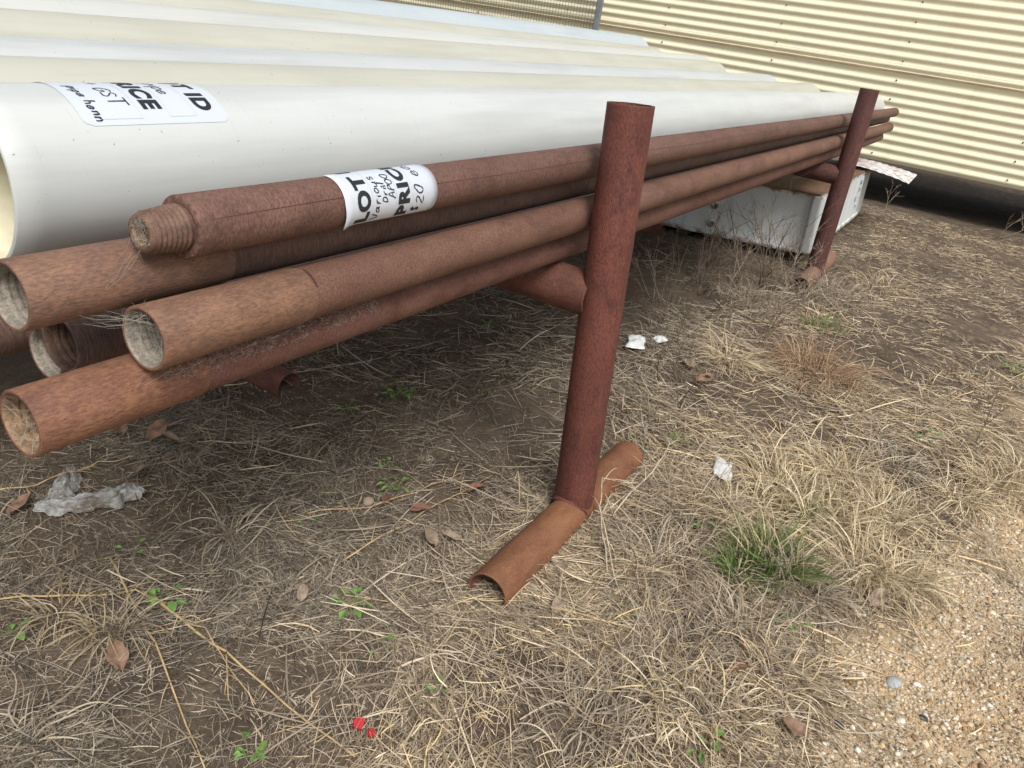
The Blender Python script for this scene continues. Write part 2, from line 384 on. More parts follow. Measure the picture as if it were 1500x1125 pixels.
for sy in (-6.5, 4.4, 8.5):
    V, F = box_vf(0.9, 1.05, sy - .07, sy + .07, -0.05, ZB + 0.018); mesh_obj('stump', V, F, M['timber'], bld, smooth=False)
V, F = tube_path([(0, 0, 0), (-.004, 0, 0), (-.0085, 0, 0)], [.011, .010, .006], 8)
scr = None
for ci, y in enumerate(np.arange(-3.3, 8, 1.48)):
    for k in range(18):
        z = ZB + (k * 2 + 1.0) * PITCH - 0.026
        if scr is None:
            scr = mesh_obj('screw', V, F, M['screw'], bld); ob = scr
        else:
            ob = scr.copy(); COL.objects.link(ob)
        ob.location = (-.0133 - (0.005 if z > SEAM - .03 else 0), y, z)

# wire mesh fence standing in front of the shed
fence = empty('mesh_fence', (10.30, 4.95, 0)); tag(fence, 'welded wire mesh fence panel with grey steel post, beyond the white pipes', 'fence')
bevel_box('post', -.03, .03, -.035, .035, -0.1, 2.3, .006, M['galv'], fence)
parts = []
for y in np.arange(.05, 6.6, .046): parts.append(tube_path([(0, y, .55), (0, y, 2.2)], .0028, 4))
for z in np.arange(.6, 2.2, .046): parts.append(tube_path([(.005, .03, z), (.005, 6.6, z)], .0028, 4))
V, F = join(parts); mesh_obj('mesh_panel', V, F, M['wire'], fence, smooth=False)
V, F = tube_path([(0, .03, 2.2), (0, 6.6, 2.2)], .02, 8); mesh_obj('top_rail', V, F, M['galv'], fence)
V, F = tube_path([(0, 6.6, -.1), (0, 6.6, 2.3)], .025, 8); mesh_obj('post', V, F, M['galv'], fence)

# ------------------------------------------------------------------ steel box with a loose sheet on top
BL, BW, BH = 2.55, 2.3, 0.45
bx = Vector((1, 0.0, 0)); by = Vector((-0.09, 1, -0.055)).normalized(); bz = bx.cross(by).normalized(); by = bz.cross(bx)
mb = Matrix((bx, by, bz)).transposed().to_4x4(); mb.translation = Vector((6.30, 0.900, 0.105))
box = empty('steel_box', mat=mb); tag(box, 'long low white steel box with rusty edges and brown top behind the far post', 'box')
V, F = box_vf(0.03, BL, 0.0, BW, 0.02, BH); ob = mesh_obj('side_panel', V, F, M['box_paint'], box, smooth=False)
def cor_panel(name, y, x0, x1, z0, z1):
    V = []; F = []; n = 120
    for i in range(n + 1):
        x = x0 + (x1 - x0) * i / n; t = (i / n * 9) % 1.0
        d = 0.006 * min(1, max(0, abs(t - .5) * 8 - 1.6))
        V += [(x, y - d, z0), (x, y - d, z1)]
    for i in range(n): F.append((2 * i, 2 * i + 2, 2 * i + 3, 2 * i + 1))
    return mesh_obj(name, V, F, M['box_paint'], box, smooth=False)
cor_panel('ribbed_side', -0.004, 0.12, BL - 0.05, 0.035, BH - 0.03)
bevel_box('corner_post', -0.006, 0.10, -0.022, 0.055, 0.0, BH - .004, .016, M['box_paint'], box)
bevel_box('corner_post', BL - .05, BL + 0.012, -0.022, 0.055, 0.0, BH - .004, .012, M['box_paint'], box)
bevel_box('bottom_rail', 0.10, BL - .05, -0.020, 0.03, -0.004, 0.034, .006, M['box_paint'], box)
bevel_box('bottom_rail', -0.004, 0.05, 0.055, BW, -0.004, 0.026, .006, M['box_paint'], box)
bevel_box('lid_plate', 0.008, BL, 0.0, BW, BH + .002, BH + .014, .003, M['box_top'], box)
for zz in (0.09, 0.236):
    V, F, FM = lathe([(0.004, .0, 0), (-.012, .016, 0), (-.022, .024, 0), (-.014, .030, 0), (0.032, .033, 0)][::1], 20)
    ob = mesh_obj('boss', V, F, M['box_paint'], box); ob.location = (0.026, 0.79, zz)
# stencilled marks on the ribbed side
for k, (x, z, w, h) in enumerate([(2.10, .36, .10, .035), (2.12, .29, .07, .03), (1.95, .20, .09, .045), (2.10, .20, .05, .04), (2.12, .13, .06, .02)]):
    V, F = box_vf(x, x + w, -.0205, -.0185, z, z + h); mesh_obj('stencil_mark', V, F, M['rule'], box, smooth=False)
bear = bevel_box('timber_bearer', -1.15, 1.15, -.05, .05, -.06, .055, .006, M['timber']); bear.location = (7.55, 1.95, 0.02)
tag(bear, 'dark timber bearer lying under the white steel box', 'timber')
# loose corrugated sheet, ribs running away from the near edge
V = []; F = []; nxs, nys = 14, 200
for i in range(nxs + 1):
    for j in range(nys + 1):
        u = i / nxs; w = j / nys; y = 0.50 + 1.9 * w
        x = 8.46 + .82 * u + .10 * math.sin(w * 3) - .25 * max(0, .12 - w) + .012 * math.sin(w * 37)
        z = .592 + .0022 * math.sin(2 * math.pi * 1.9 * w / .076) - .045 * math.exp(-w * 8) * (1 - .4 * u) + .018 * math.sin(w * 4)
        V.append((x, y, z))
for i in range(nxs):
    for j in range(nys):
        a = i * (nys + 1) + j; F.append((a, a + nys + 1, a + nys + 2, a + 1))
sh = mesh_obj('roofing_sheet', V, F, M['sheet_paint'])
md = sh.modifiers.new('thickness', 'SOLIDIFY'); md.thickness = .002
tag(sh, 'loose white corrugated sheet with rust stains lying on the steel box', 'sheet')

# ------------------------------------------------------------------ rack frames
def hollow(L, R, wall, n=48, ragged=0.0, mi_in=0):
    return lathe([(L, R - wall, mi_in), (0.0, R - wall, mi_in), (0.0, R, 0), (0.004, R, 0), (L * .5, R, 0), (L - .004, R, 0), (L, R, 0), (L, R - wall, 0)], n, ragged)
def pipe_part(name, p0, p1, R, wall, mats, parent, ragged=0.0):
    V, F, FM = hollow((Vector(p1) - Vector(p0)).length, R, wall, 48, ragged, 1 if len(mats) > 1 else 0)
    ob = mesh_obj(name, V, F, parent=parent, mats=mats, fmat=FM)
    ob.matrix_local = (parent.matrix_world.inverted() if parent else Matrix()) @ axis_matrix(p0, p1)
    return ob
def rack(x, y0, y1, ztop, zbeam, rb, fx0, fx1, fy0, fy1, mpost, label, yr, rear_foot):
    r = empty('pipe_rack', (x, y0, 0)); tag(r, label, 'rack', 'pipe rack frames'); bpy.context.view_layer.update()
    RP = 0.0635
    pipe_part('post', (x, y0, 0.06), (x, y1, ztop), RP, .007, [M[mpost], M['rust_beam']], r, 0.006)
    yb = y0 + (y1 - y0) * zbeam / ztop
    pipe_part('cross_beam', (x, yb + .03, zbeam), (x, 4.15, zbeam + .04), rb, .006, [M['rust_beam' if x < 4 else 'rust_post2']], r)  # far beam takes the darker post rust, its shade put into the colour
    pipe_part('foot', (fx0, fy0, 0.030), (fx1, fy1, 0.030), 0.062, .006, [M['rust_foot' if x < 4 else 'foot_far'], M['rust_beam']], r, 0.008)
    # weld beads
    pts = []; R2 = .0615
    for i in range(41):
        a = 2 * math.pi * i / 40; dy = RP * math.sin(a)
        pts.append((x + RP * 1.02 * math.cos(a), y0 + dy * 1.02, 0.030 + math.sqrt(max(R2 * R2 - dy * dy, 1e-5)) + random.uniform(-.0015, .0015)))
    V, F = tube_path(pts, [.0075 + random.uniform(-.0015, .0015) for _ in pts], 8, False); ob = mesh_obj('weld', V, F, M[mpost], r); ob.matrix_local = Matrix.Translation((-x, -y0, 0))
    pipe_part('rear_leg', (x, yr, 0.05), (x, yr, zbeam - .03), RP, .007, [M['rust_beam']], r)
    pipe_part('rear_foot', (x - .06, rear_foot, 0.035), (x - .06, yr + .5, 0.035), 0.060, .005, [M['rust_beam'], M['rust_post2']], r, 0.006)
    for yy in np.arange(1.5, 3.9, .39):
        V, F = box_vf(-.035, .035, -.05, .05, 0, .07); ob = mesh_obj('packer', V, F, M['timber'], r, smooth=False)
        ob.location = (0, yy - y0, zbeam + rb + .002)
    return r
rack(2.004, 0.749, 0.824, 1.284, 0.749, 0.0665, 1.475, 2.46, 0.739, 0.744, 'rust_post', 'near rusty steel pipe rack with hollow upright post and orange foot', 2.6, 1.968)
rack(6.10, 0.778, 0.800, 1.344, 0.752, 0.0665, 5.62, 6.75, 0.776, 0.780, 'rust_post2', 'far dark rusty pipe rack standing in front of the white steel box', 2.6, 2.0)

# ------------------------------------------------------------------ drill rods
RB = 0.0462; RJ = 0.0487
def rod(x0, y, z, x1, mats, label, joint=0.36, far=None, sag=0.0):
    """box end rod: tool joint with tapered inside thread, then the plain tube"""
    p0 = (x0, y, z - sag); p1 = far or (x1, y, z)
    r = empty('drill_rod', mat=axis_matrix(p0, p1)); tag(r, label, 'drill rod', 'rusty drill rods')
    L = (Vector(p1) - Vector(p0)).length
    pr = [(.30, .026, 1), (.13, .029, 1)]
    for k in range(11):                                   # inside thread, widening to the mouth
        x = .125 - k * .0105; rr = .031 + k * .00085
        pr += [(x, rr, 1), (x - .004, rr + .0030, 1), (x - .007, rr + .0030, 1)]
    pr += [(.006, .0415, 1), (.0006, .0432, 1), (0.0, .0445, 0), (0.0, RJ - .0016, 0), (.0016, RJ, 0), (joint * .5, RJ, 0), (joint - .012, RJ, 0), (joint, RB + .0002, 0)]
    V, F, FM = lathe(pr, 56, .004); mesh_obj('tool_joint', V, F, parent=r, mats=[mats[0], mats[2]], fmat=FM)
    V, F, FM = lathe([(joint - .001, RB, 0)] + [(joint + (L - joint) * t, RB, 0) for t in np.linspace(.02, 1, 30)] + [(L, RB - .009, 0), (L - .2, RB - .009, 0)], 56, .003)
    mesh_obj('tube', V, F, parent=r, mats=[mats[1]], fmat=FM)
    V, F = tube_path([(joint + .004, -(RB + .0012) * math.cos(a), (RB + .0012) * math.sin(a)) for a in np.linspace(.55, 1.45, 9)], [.0004, .0016, .0018, .0018, .0018, .0018, .0016, .001, .0004], 5)
    mesh_obj('wrench_nick', V, F, M['rust_post2'], r)
    return r
r2 = rod(0.500, 1.010, 1.027, 9.56, (M['joint_b'], M['rod_b'], M['thread']), 'drill rod with dusty orange open mouth, directly below the stickered one', .33)
r3 = rod(0.628, 0.922, 0.961, 9.29, (M['joint_c'], M['rod_c'], M['thread']), 'drill rod with grey cobwebbed threaded mouth, pressed against the near post', .30)
r4 = rod(0.470, 0.967, 0.865, 9.10, (M['joint_d'], M['rod_d'], M['bore']), 'lowest drill rod, its open orange mouth nearest the ground', .27)
r5 = rod(0.620, 1.120, 0.888, 9.2, (M['rod_b'], M['rod_b'], M['bore_dark']), 'drill rod in shadow with dark open mouth, tucked behind the lowest rod', .3)
r7 = rod(0.650, 1.222, 0.866, 9.1, (M['rod_d'], M['rod_d'], M['thread']), 'shaded drill rod whose grey speckled mouth shows just above the lowest rod', .3, sag=.040)
r6 = rod(0.200, 1.330, 0.866, 9.0, (M['rod_b'], M['rod_b'], M['bore']), 'deeply shaded drill rod running off the left picture edge under the white pipe', .3, sag=.030)

# the top rod: pin end with outside thread, and a price sticker
RT = 0.0462
rt = empty('drill_rod', mat=axis_matrix((0.719, 0.953, 1.103), (9.66, 0.953, 1.100)))
tag(rt, 'topmost drill rod with threaded pin end and white price sticker', 'drill rod', 'rusty drill rods')
V, F, FM = lathe([(.001, .033, 0), (0, .036, 0), (0, RT - .0018, 0), (.0018, RT, 0)] + [(t, RT, 0) for t in np.linspace(.1, 8.93, 40)] + [(8.94, RT - .002, 0), (8.94, .036, 0), (8.7, .036, 0)], 64, .003)
mesh_obj('tube', V, F, parent=rt, mats=[M['rod_a']], fmat=FM)
prp = [(.004, .0345, 0)]
for k in range(7):
    x = -.006 - k * .0078; rr = .0352 - k * .00075
    prp += [(x + .0030, rr - .0028, 0), (x + .0008, rr, 0), (x - .0016, rr, 0), (x - .0040, rr - .0030, 0)]
prp += [(-.060, .0285, 0), (-.064, .0262, 0), (-.0645, .0165, 0), (-.060, .0150, 1), (-.02, .0145, 1), (0.03, .0145, 1)]
V, F, FM = lathe(prp, 64, .006); mesh_obj('threaded_pin', V, F, parent=rt, mats=[M['pin'], M['bore']], fmat=FM)
# faint scribed line along the tube
V, F = tube_path([(x, -(RT + .0001) * math.cos(a), (RT + .0001) * math.sin(a)) for x, a in [(.02 + .18 * i, .42 + .05 * math.sin(i * .9)) for i in range(49)]], .0007, 4)
mesh_obj('scribed_line', V, F, M['rust_post2'], rt)

# ------------------------------------------------------------------ lettering helpers (real flat print following the curved surface)
STROKES = {
 'V': [[(0, 1), (.3, 0), (.62, 1)]], 'a': [[(.5, .5), (.2, .55), (.04, .25), (.2, .02), (.45, .2), (.5, .52), (.5, .1), (.62, 0)]],
 'r': [[(.08, .55), (.12, 0)], [(.1, .3), (.25, .52), (.45, .5)]], 'i': [[(.15, .5), (.17, 0)], [(.16, .72), (.18, .76)]],
 'o': [[(.3, .55), (.06, .3), (.25, 0), (.5, .2), (.45, .48), (.28, .55)]], 'u': [[(.05, .52), (.1, .08), (.3, .02), (.48, .2), (.5, .52), (.52, .1), (.62, 0)]],
 's': [[(.45, .5), (.2, .56), (.1, .38), (.4, .22), (.38, .04), (.05, .03)]], 'D': [[(.08, 0), (.1, 1), (.5, .8), (.55, .3), (.08, 0)]],
 'l': [[(.1, 1), (.12, 0)]], 'A': [[(0, 0), (.3, 1), (.58, 0)], [(.1, .38), (.5, .36)]], 'P': [[(.08, 0), (.1, 1)], [(.1, 1), (.5, .9), (.48, .55), (.1, .48)]],
 'O': [[(.32, 1), (.05, .6), (.15, .1), (.45, .05), (.6, .5), (.5, .92), (.3, 1)]], 'p': [[(.08, .5), (.1, -.4)], [(.1, .4), (.35, .55), (.48, .3), (.3, .02), (.1, .1)]],
 'e': [[(.06, .28), (.45, .32), (.35, .54), (.1, .45), (.08, .1), (.3, 0), (.55, .12)]], 'h': [[(.08, 1), (.1, 0)], [(.1, .35), (.3, .52), (.45, .35), (.47, 0)]],
 'n': [[(.08, .52), (.1, 0)], [(.1, .35), (.3, .52), (.45, .35), (.5, 0)]], 'G': [[(.55, .85), (.3, 1), (.05, .55), (.25, .02), (.55, .2), (.55, .45), (.32, .45)]],
 'S': [[(.52, .9), (.25, 1), (.1, .75), (.48, .35), (.4, .05), (.05, .08)]], 'T': [[(0, .98), (.75, 1.0)], [(.36, 1), (.33, 0)]],
 '+': [[(.3, .75), (.3, .2)], [(.05, .48), (.55, .48)]], '2': [[(.05, .8), (.3, 1), (.5, .75), (.05, .05), (.6, .04)]],
 '0': [[(.32, 1), (.05, .6), (.15, .1), (.45, .05), (.6, .5), (.5, .92), (.3, 1)]], 'c': [[(.48, .45), (.25, .55), (.05, .28), (.22, .02), (.5, .1)]],
 '$': [[(.52, .85), (.25, 1), (.1, .72), (.48, .35), (.4, .05), (.05, .1)], [(.3, 1.15), (.28, -.12)]], 'm': [[(.05, .5), (.08, 0)], [(.08, .35), (.22, .52), (.3, .3), (.3, 0)], [(.3, .35), (.45, .52), (.55, .3), (.58, 0)]],
}
def smooth_poly(p, n=5):
    P = [Vector((*q, 0)) for q in p]; out = []
    if len(P) < 3: return P
    for i in range(len(P) - 1):
        a, b, c, d = P[max(i - 1, 0)], P[i], P[i + 1], P[min(i + 2, len(P) - 1)]
        for k in range(n):
            t = k / n
            out.append(.5 * ((2 * b) + (c - a) * t + (2 * a - 5 * b + 4 * c - d) * t * t + (3 * b - a - 3 * c + d) * t ** 3))
    out.append(P[-1]); return out
def handwriting(text, h, width, slant=.12, seed=1):
    """flat ribbons in text space: u along the line, v up"""
    R = random.Random(seed); V = []; F = []; u0 = 0
    for ch in text:
        if ch == ' ': u0 += .45 * h; continue
        j = R.uniform(-.10, .10) * h; k = R.uniform(.82, 1.15); sk = slant + R.uniform(-.12, .16); wob = [R.uniform(-.05, .05) for _ in range(6)]
        for st in STROKES[ch]:
            P = [Vector((u0 + (p.x * (1 + wob[0]) + p.y * sk + wob[1] * math.sin(5 * p.y)) * h * .95, (p.y * k + wob[2] * math.sin(6 * p.x + wob[3] * 40)) * h + j, 0)) for p in smooth_poly(st)]
            o = len(V)
            for i, p in enumerate(P):
                t = P[min(i + 1, len(P) - 1)] - P[max(i - 1, 0)]; t = t.normalized() if t.length > 0 else Vector((1, 0, 0))
                nn = Vector((-t.y, t.x, 0)) * width * .62 * R.uniform(.6, 1.3)
                V += [p + nn, p - nn]
            for i in range(len(P) - 1): F.append((o + 2 * i, o + 2 * i + 1, o + 2 * i + 3, o + 2 * i + 2))
        u0 += (max(max(p[0] for p in s) for s in STROKES[ch]) + .17) * h * .95
    return V, F, u0
def printed(text, cap):
    cu = bpy.data.curves.new('print', 'FONT'); cu.body = text; cu.size = cap / .70; cu.offset = .075 * cap; cu.resolution_u = 4; cu.space_character = 1.12
    ob = bpy.data.objects.new('print', cu); COL.objects.link(ob); bpy.context.view_layer.update()
    me = bpy.data.meshes.new_from_object(ob.evaluated_get(bpy.context.evaluated_depsgraph_get()))
    bpy.data.objects.remove(ob); bpy.data.curves.remove(cu)
    bm = bmesh.new(); bm.from_mesh(me); bpy.data.meshes.remove(me)
    bmesh.ops.triangulate(bm, faces=bm.faces[:])
    bmesh.ops.subdivide_edges(bm, edges=[e for e in bm.edges if e.calc_length() > cap * .22], cuts=3, use_grid_fill=False)
    bmesh.ops.triangulate(bm, faces=bm.faces[:])
    V = [v.co.copy() for v in bm.verts]; bm.verts.index_update(); F = [tuple(v.index for v in f.verts) for f in bm.faces]; bm.free()
    return V, F, max(v.x for v in V)
def rounded_rect(w, h, r, nu=40, nv=10):
    """grid with rounded corners, u 0..w, v 0..h"""
    V = []; F = []
    for i in range(nu + 1):
        u = w * i / nu; e = min(u, w - u)
        ins = r - math.sqrt(max(r * r - (r - e) ** 2, 0)) if e < r else 0
        for j in range(nv + 1): V.append(Vector((u, ins + (h - 2 * ins) * j / nv, 0)))
    for i in range(nu):
        for j in range(nv):
            a = i * (nv + 1) + j; F.append((a, a + nv + 1, a + nv + 2, a + 1))
    return V, F
def frame_line(w, h, lw):
    P = []
    for (x0, y0, x1, y1) in ((0, 0, w, 0), (w, 0, w, h), (w, h, 0, h), (0, h, 0, 0)):
        n = 24
        o = []
        for i in range(n + 1):
            t = i / n; x = x0 + (x1 - x0) * t; y = y0 + (y1 - y0) * t
            d = Vector((-(y1 - y0), x1 - x0, 0)).normalized() * lw
            o += [Vector((x, y, 0)), Vector((x, y, 0)) + d]
        P.append((o, [(2 * i, 2 * i + 2, 2 * i + 3, 2 * i + 1) for i in range(n)]))
    return join(P)
def wrap(V, R, phi0, xbase, sgn, lift, lift_fn=None):
    """text space (u round the pipe, v along it) to the pipe surface; phi from the near side (-Y) upwards"""
    out = []
    for v in V:
        ph = phi0 + sgn * v.x / R; x = xbase - sgn * v.y
        rr = R + lift + (lift_fn(x, ph) if lift_fn else 0)
        out.append((x, -rr * math.cos(ph), rr * math.sin(ph)))
    return out
D2R = math.pi / 180

# sticker on the top rod (reads upwards round the pipe)
X0 = 0.719
st_lo, st_hi, p_lo, p_hi = 1.018 - X0, 1.288 - X0, -47 * D2R, 118 * D2R
def peel(x, ph): return .010 * max(0, 1 - (x - st_lo) / .045) ** 2 * max(0, min(1, (-ph + .15) / .9)) + .0018
V, F = rounded_rect((p_hi - p_lo) * RT, st_hi - st_lo, .012, 48, 14)
stk = mesh_obj('price_sticker', wrap(V, RT, p_lo, st_hi, 1, 0, peel), F, M['paper'], rt)
md = stk.modifiers.new('thickness', 'SOLIDIFY'); md.thickness = .0003; md.offset = 0
tag(stk, 'white price sticker wrapped round the rod')
def on_t(name, vf, phi_deg, x, mat):
    mesh_obj(name, wrap(vf[0], RT, phi_deg * D2R, x - X0, 1, .0009, peel), vf[1], M[mat], stk, smooth=False)
on_t('printed_word', printed('LOT ID', .031), -41, 1.082, 'ink')
on_t('printed_word', printed('PRICE', .031), -41, 1.196, 'ink')
on_t('handwriting', handwriting('Various', .0195, .0018, .1, 3), -37, 1.110, 'pen')
on_t('handwriting', handwriting('Drill', .0165, .0018, .1, 4), 2, 1.131, 'pen')
on_t('handwriting', handwriting('APOO', .018, .0018, .1, 5), 8, 1.154, 'pen')
on_t('handwriting', handwriting('$', .020, .0030, .1, 6), -36, 1.234, 'pen')
on_t('handwriting', handwriting('20 each', .027, .0021, .1, 7), -16, 1.240, 'pen')
on_t('ruled_box', frame_line((p_hi - p_lo) * RT * .95, .068, .0006), -45, 1.158, 'rule')
on_t('ruled_box', frame_line((p_hi - p_lo) * RT * .95, .062, .0006), -45, 1.268, 'rule')

# ------------------------------------------------------------------ white and cream plastic pipes
def plastic_pipe(p0, p1, R, wall, mat, label):
    r = empty('plastic_pipe', mat=axis_matrix(p0, p1)); tag(r, label, 'pipe', 'plastic pipes on the rack')
    L = (Vector(p1) - Vector(p0)).length
    pr = [(.0, R - wall, 0), (0, R - .002, 0), (.002, R, 0)] + [(t, R, 0) for t in np.linspace(.05, L - .01, 24)] + [(L - .002, R, 0), (L, R - .002, 0), (L, R - wall, 0)]
    V, F, FM = lathe(pr, 96); mesh_obj('tube', V, F, parent=r, mats=[mat], fmat=FM)
    V, F, FM = lathe([(L, R - wall, 0), (L * .5, R - wall, 0), (.15, R - wall, 0), (.0, R - wall, 0)], 96)
    mesh_obj('inner_wall', V, F, parent=r, mats=[M['pvc_inside']], fmat=FM)
    return r
RW = 0.160
w1 = plastic_pipe((0.700, 1.498, 1.052), (9.70, 1.225, 1.092), RW, .0075, M['pvc_white'], 'big white plastic pipe in front with white lot label near its open end')
plastic_pipe((0.42, 1.850, 1.044), (8.10, 1.600, 1.108), .165, .008, M['pvc_cream'], 'cream plastic pipe directly behind the labelled white pipe')
plastic_pipe((0.40, 2.205, 1.042), (7.95, 1.970, 1.124), .165, .008, M['pvc_white2'], 'white plastic pipe, third back from the drill rods')
plastic_pipe((0.35, 2.550, 1.076), (7.35, 2.310, 1.168), .165, .008, M['pvc_cream'], 'cream plastic pipe, fourth back from the drill rods')
plastic_pipe((0.30, 2.900, 1.103), (8.00, 2.655, 1.188), .165, .008, M['pvc_pale'], 'pale plastic pipe, fifth back from the drill rods')
plastic_pipe((0.30, 3.250, 1.146), (7.60, 3.010, 1.196), .165, .008, M['pvc_cream'], 'cream plastic pipe just in front of the bluish rearmost pipe')
plastic_pipe((0.30, 3.660, 1.172), (8.10, 3.420, 1.236), .200, .009, M['pvc_blue'], 'bluish white plastic pipe, rearmost, closest to the mesh fence')

# label on the front pipe (reads downwards round the pipe)
lx0, lx1, l_top, l_bot = 0.855 - .70, 1.170 - .70, 118 * D2R, 42 * D2R
def flat(x, ph): return .0009
V, F = rounded_rect((l_top - l_bot) * RW, lx1 - lx0, .018, 44, 10)
lab = mesh_obj('lot_label', wrap(V, RW, l_top, lx0, -1, 0, flat), F, M['paper'], w1); tag(lab, 'white lot label stuck over the top of the pipe')
def on_w(name, vf, end_deg, x, mat):
    L = max(v.x for v in vf[0]); start = end_deg * D2R + L / RW
    mesh_obj(name, wrap(vf[0], RW, start, x - .70, -1, .0007, flat), vf[1], M[mat], lab, smooth=False)
on_w('printed_word', printed('LOT ID', .036), 52, 1.108, 'ink')
on_w('printed_word', printed('PRICE', .036), 54, 0.990, 'ink')
on_w('handwriting', handwriting('pipe', .030, .0024, .15, 11), 70, 1.052, 'pen')
on_w('handwriting', handwriting('+ GST', .032, .0024, .1, 12), 58, 0.926, 'pen')
on_w('handwriting', handwriting('pipe henn', .0205, .0026, .1, 13), 45.0, 0.881, 'pen')
on_w('ruled_box', frame_line(.19, .060, .0007), 47.5, 1.035, 'rule')
on_w('ruled_box', frame_line(.19, .085, .0007), 46.5, 0.890, 'rule')

# ------------------------------------------------------------------ cobwebs on the rod ends
def cobweb(label, strands, r=.00020):
    parts = []
    for a, b, sag in strands:
        a = Vector(a); b = Vector(b); P = []
        for i in range(7):
            t = i / 6; p = a.lerp(b, t); p.z -= sag * 4 * t * (1 - t)
            P.append(p + Vector((random.gauss(0, .0012), random.gauss(0, .0012), random.gauss(0, .0012))))
        parts.append(tube_path(P, r * random.uniform(.5, 1.2), 3, False))
    V, F = join(parts); ob = mesh_obj('cobweb', V, F, M['web'], smooth=False); tag(ob, label, 'cobweb', 'cobwebs on the rods'); return ob
def rim(x, y, z, R, a): return (x, y - R * math.cos(a), z + R * math.sin(a))
S = []
for k in range(26):
    a = random.uniform(.6, 3.3); S.append((rim(.626, .920, .955, .045, a), (random.uniform(.56, .68), random.uniform(.96, 1.03), random.uniform(.965, 1.0)), random.uniform(-.004, .014)))
for k in range(30):
    S.append((rim(.632, .920, .955, .043, random.uniform(0, 6.28)), rim(.632, .920, .955, .043, random.uniform(0, 6.28)), 0))
cobweb('cobweb stretched from the grey threaded rod mouth to the rods behind', S)
S = []
for k in range(44): S.append((rim(.656, .953, 1.103, .024, random.uniform(0, 6.28)), rim(.653, .953, 1.103, .020, random.uniform(0, 6.28)), random.uniform(-.006, .006)))
for k in range(5): S.append((rim(.655, .953, 1.103, .026, random.uniform(3.6, 5.6)), (random.uniform(.54, .70), random.uniform(.95, .985), random.uniform(1.01, 1.06)), random.uniform(0, .015)))
cobweb('tangled cobweb over the threaded pin of the top rod', S)
S = []
for k in range(34): S.append((rim(.472, .967, .865, .042, random.uniform(0, 6.28)), rim(.505, .967, .865, .036, random.uniform(0, 6.28)), random.uniform(-.008, .008)))
cobweb('fluffy cobweb inside the mouth of the lowest rod', S)
S = []
for k in range(1100):
    x = random.uniform(.66, 1.15); a = random.uniform(.25, 1.5); b = a + random.gauss(0, .08)
    S.append((rim(x, .967, .865, RJ + .0006, a), rim(x + random.gauss(0, .007), .967, .865, RJ + random.uniform(.001, .004), b), 0))
for k in range(26):
    x = random.uniform(.62, .95); S.append((rim(x, .920, .955, .0485, -1.0), rim(x + random.uniform(-.05, .08), .967, .865, .049, random.uniform(.3, 1.2)), .004))
cobweb('grey cobweb fuzz matted along the top of the lowest rod', S, .00016)

# ------------------------------------------------------------------ ground cover: straw litter
def ribbons(x, y, ang, length, width, curve, pitch, z0, tint, K=5, droop=0.0, z1=None, kink=None):
    """numpy curved ribbons; returns verts, quads, tints"""
    N = len(x); t = np.linspace(0, 1, K)[None, :]
    a = ang[:, None] + curve[:, None] * (t - .5)
    if kink is not None: a = a + kink[:, None] * (t > .5)
    dl = (length / (K - 1))[:, None]
    pc = pitch[:, None] - droop * t if np.isscalar(droop) else pitch[:, None] - droop[:, None] * t
    sx = np.cumsum(np.cos(a) * np.cos(pc) * dl, 1); sy = np.cumsum(np.sin(a) * np.cos(pc) * dl, 1); sz = np.cumsum(np.sin(pc) * dl, 1)
    z = np.zeros((N, 1))
    px = x[:, None] + np.concatenate([z, sx[:, :-1]], 1); py = y[:, None] + np.concatenate([z, sy[:, :-1]], 1); pz = np.concatenate([z, sz[:, :-1]], 1)
    pz = hgt(px, py) + z0[:, None] + pz
    pz = np.maximum(pz, hgt(px, py) + .0015)
    w = width[:, None] * (1 - .55 * np.abs(2 * t - .8) ** 2).clip(.25, 1) * .5
    tilt = rng.uniform(-.9, .9, (N, 1))
    nxv = -np.sin(a) * w * np.cos(tilt); nyv = np.cos(a) * w * np.cos(tilt); nz = w * np.sin(tilt)
    A = np.stack([px + nxv, py + nyv, pz + nz], -1); B = np.stack([px - nxv, py - nyv, pz - nz], -1)
    co = np.stack([A, B], 2).reshape(-1, 3)
    base = (np.arange(N) * K * 2)[:, None, None]; k = (np.arange(K - 1) * 2)[None, :, None]
    q = (base + k + np.array([0, 1, 3, 2])[None, None, :]).reshape(-1, 4)
    return co, q, np.repeat(tint, K * 2, 0)
PAL = np.array([(.40, .325, .225), (.34, .275, .195), (.47, .385, .26), (.26, .205, .150), (.50, .37, .20), (.13, .100, .078), (.37, .32, .255), (.56, .48, .34)])
def straw_density(x, y):
    """how much litter lies where"""
    d = np.ones_like(x)
    d *= 1 - .965 * gravel(x, y) ** 1.6
    bare = np.clip((y - 0.98) / .25, 0, 1) * np.clip((x - 1.35) / .4, 0, 1)        # thin litter on the bare strip under the pipes
    d *= 1 - .72 * bare
    d *= .13 + .87 * np.clip(.42 + .90 * lown(x, y, 21, 6.5) + .35 * lown(x, y, 22, 17), 0, 1)
    patch = np.exp(-((x - 1.20) ** 2 + (y - .50) ** 2) / .035) + np.exp(-((x - 1.32) ** 2 + (y - .66) ** 2) / .02) + np.exp(-((x - .60) ** 2 + (y - 1.35) ** 2) / .018) + .7 * np.exp(-((x - 3.4) ** 2 + (y - .15) ** 2) / .12)
    d *= 1 - .85 * np.clip(patch, 0, 1)
    return d
def scatter(n, x0, x1, y0, y1):
    xs = []; ys = []; c = 0
    while c < n:
        x = rng.uniform(x0, x1, n * 2); y = rng.uniform(y0, y1, n * 2)
        k = rng.uniform(0, 1, n * 2) < straw_density(x, y); xs.append(x[k]); ys.append(y[k]); c += k.sum()
    return np.concatenate(xs)[:n], np.concatenate(ys)[:n]
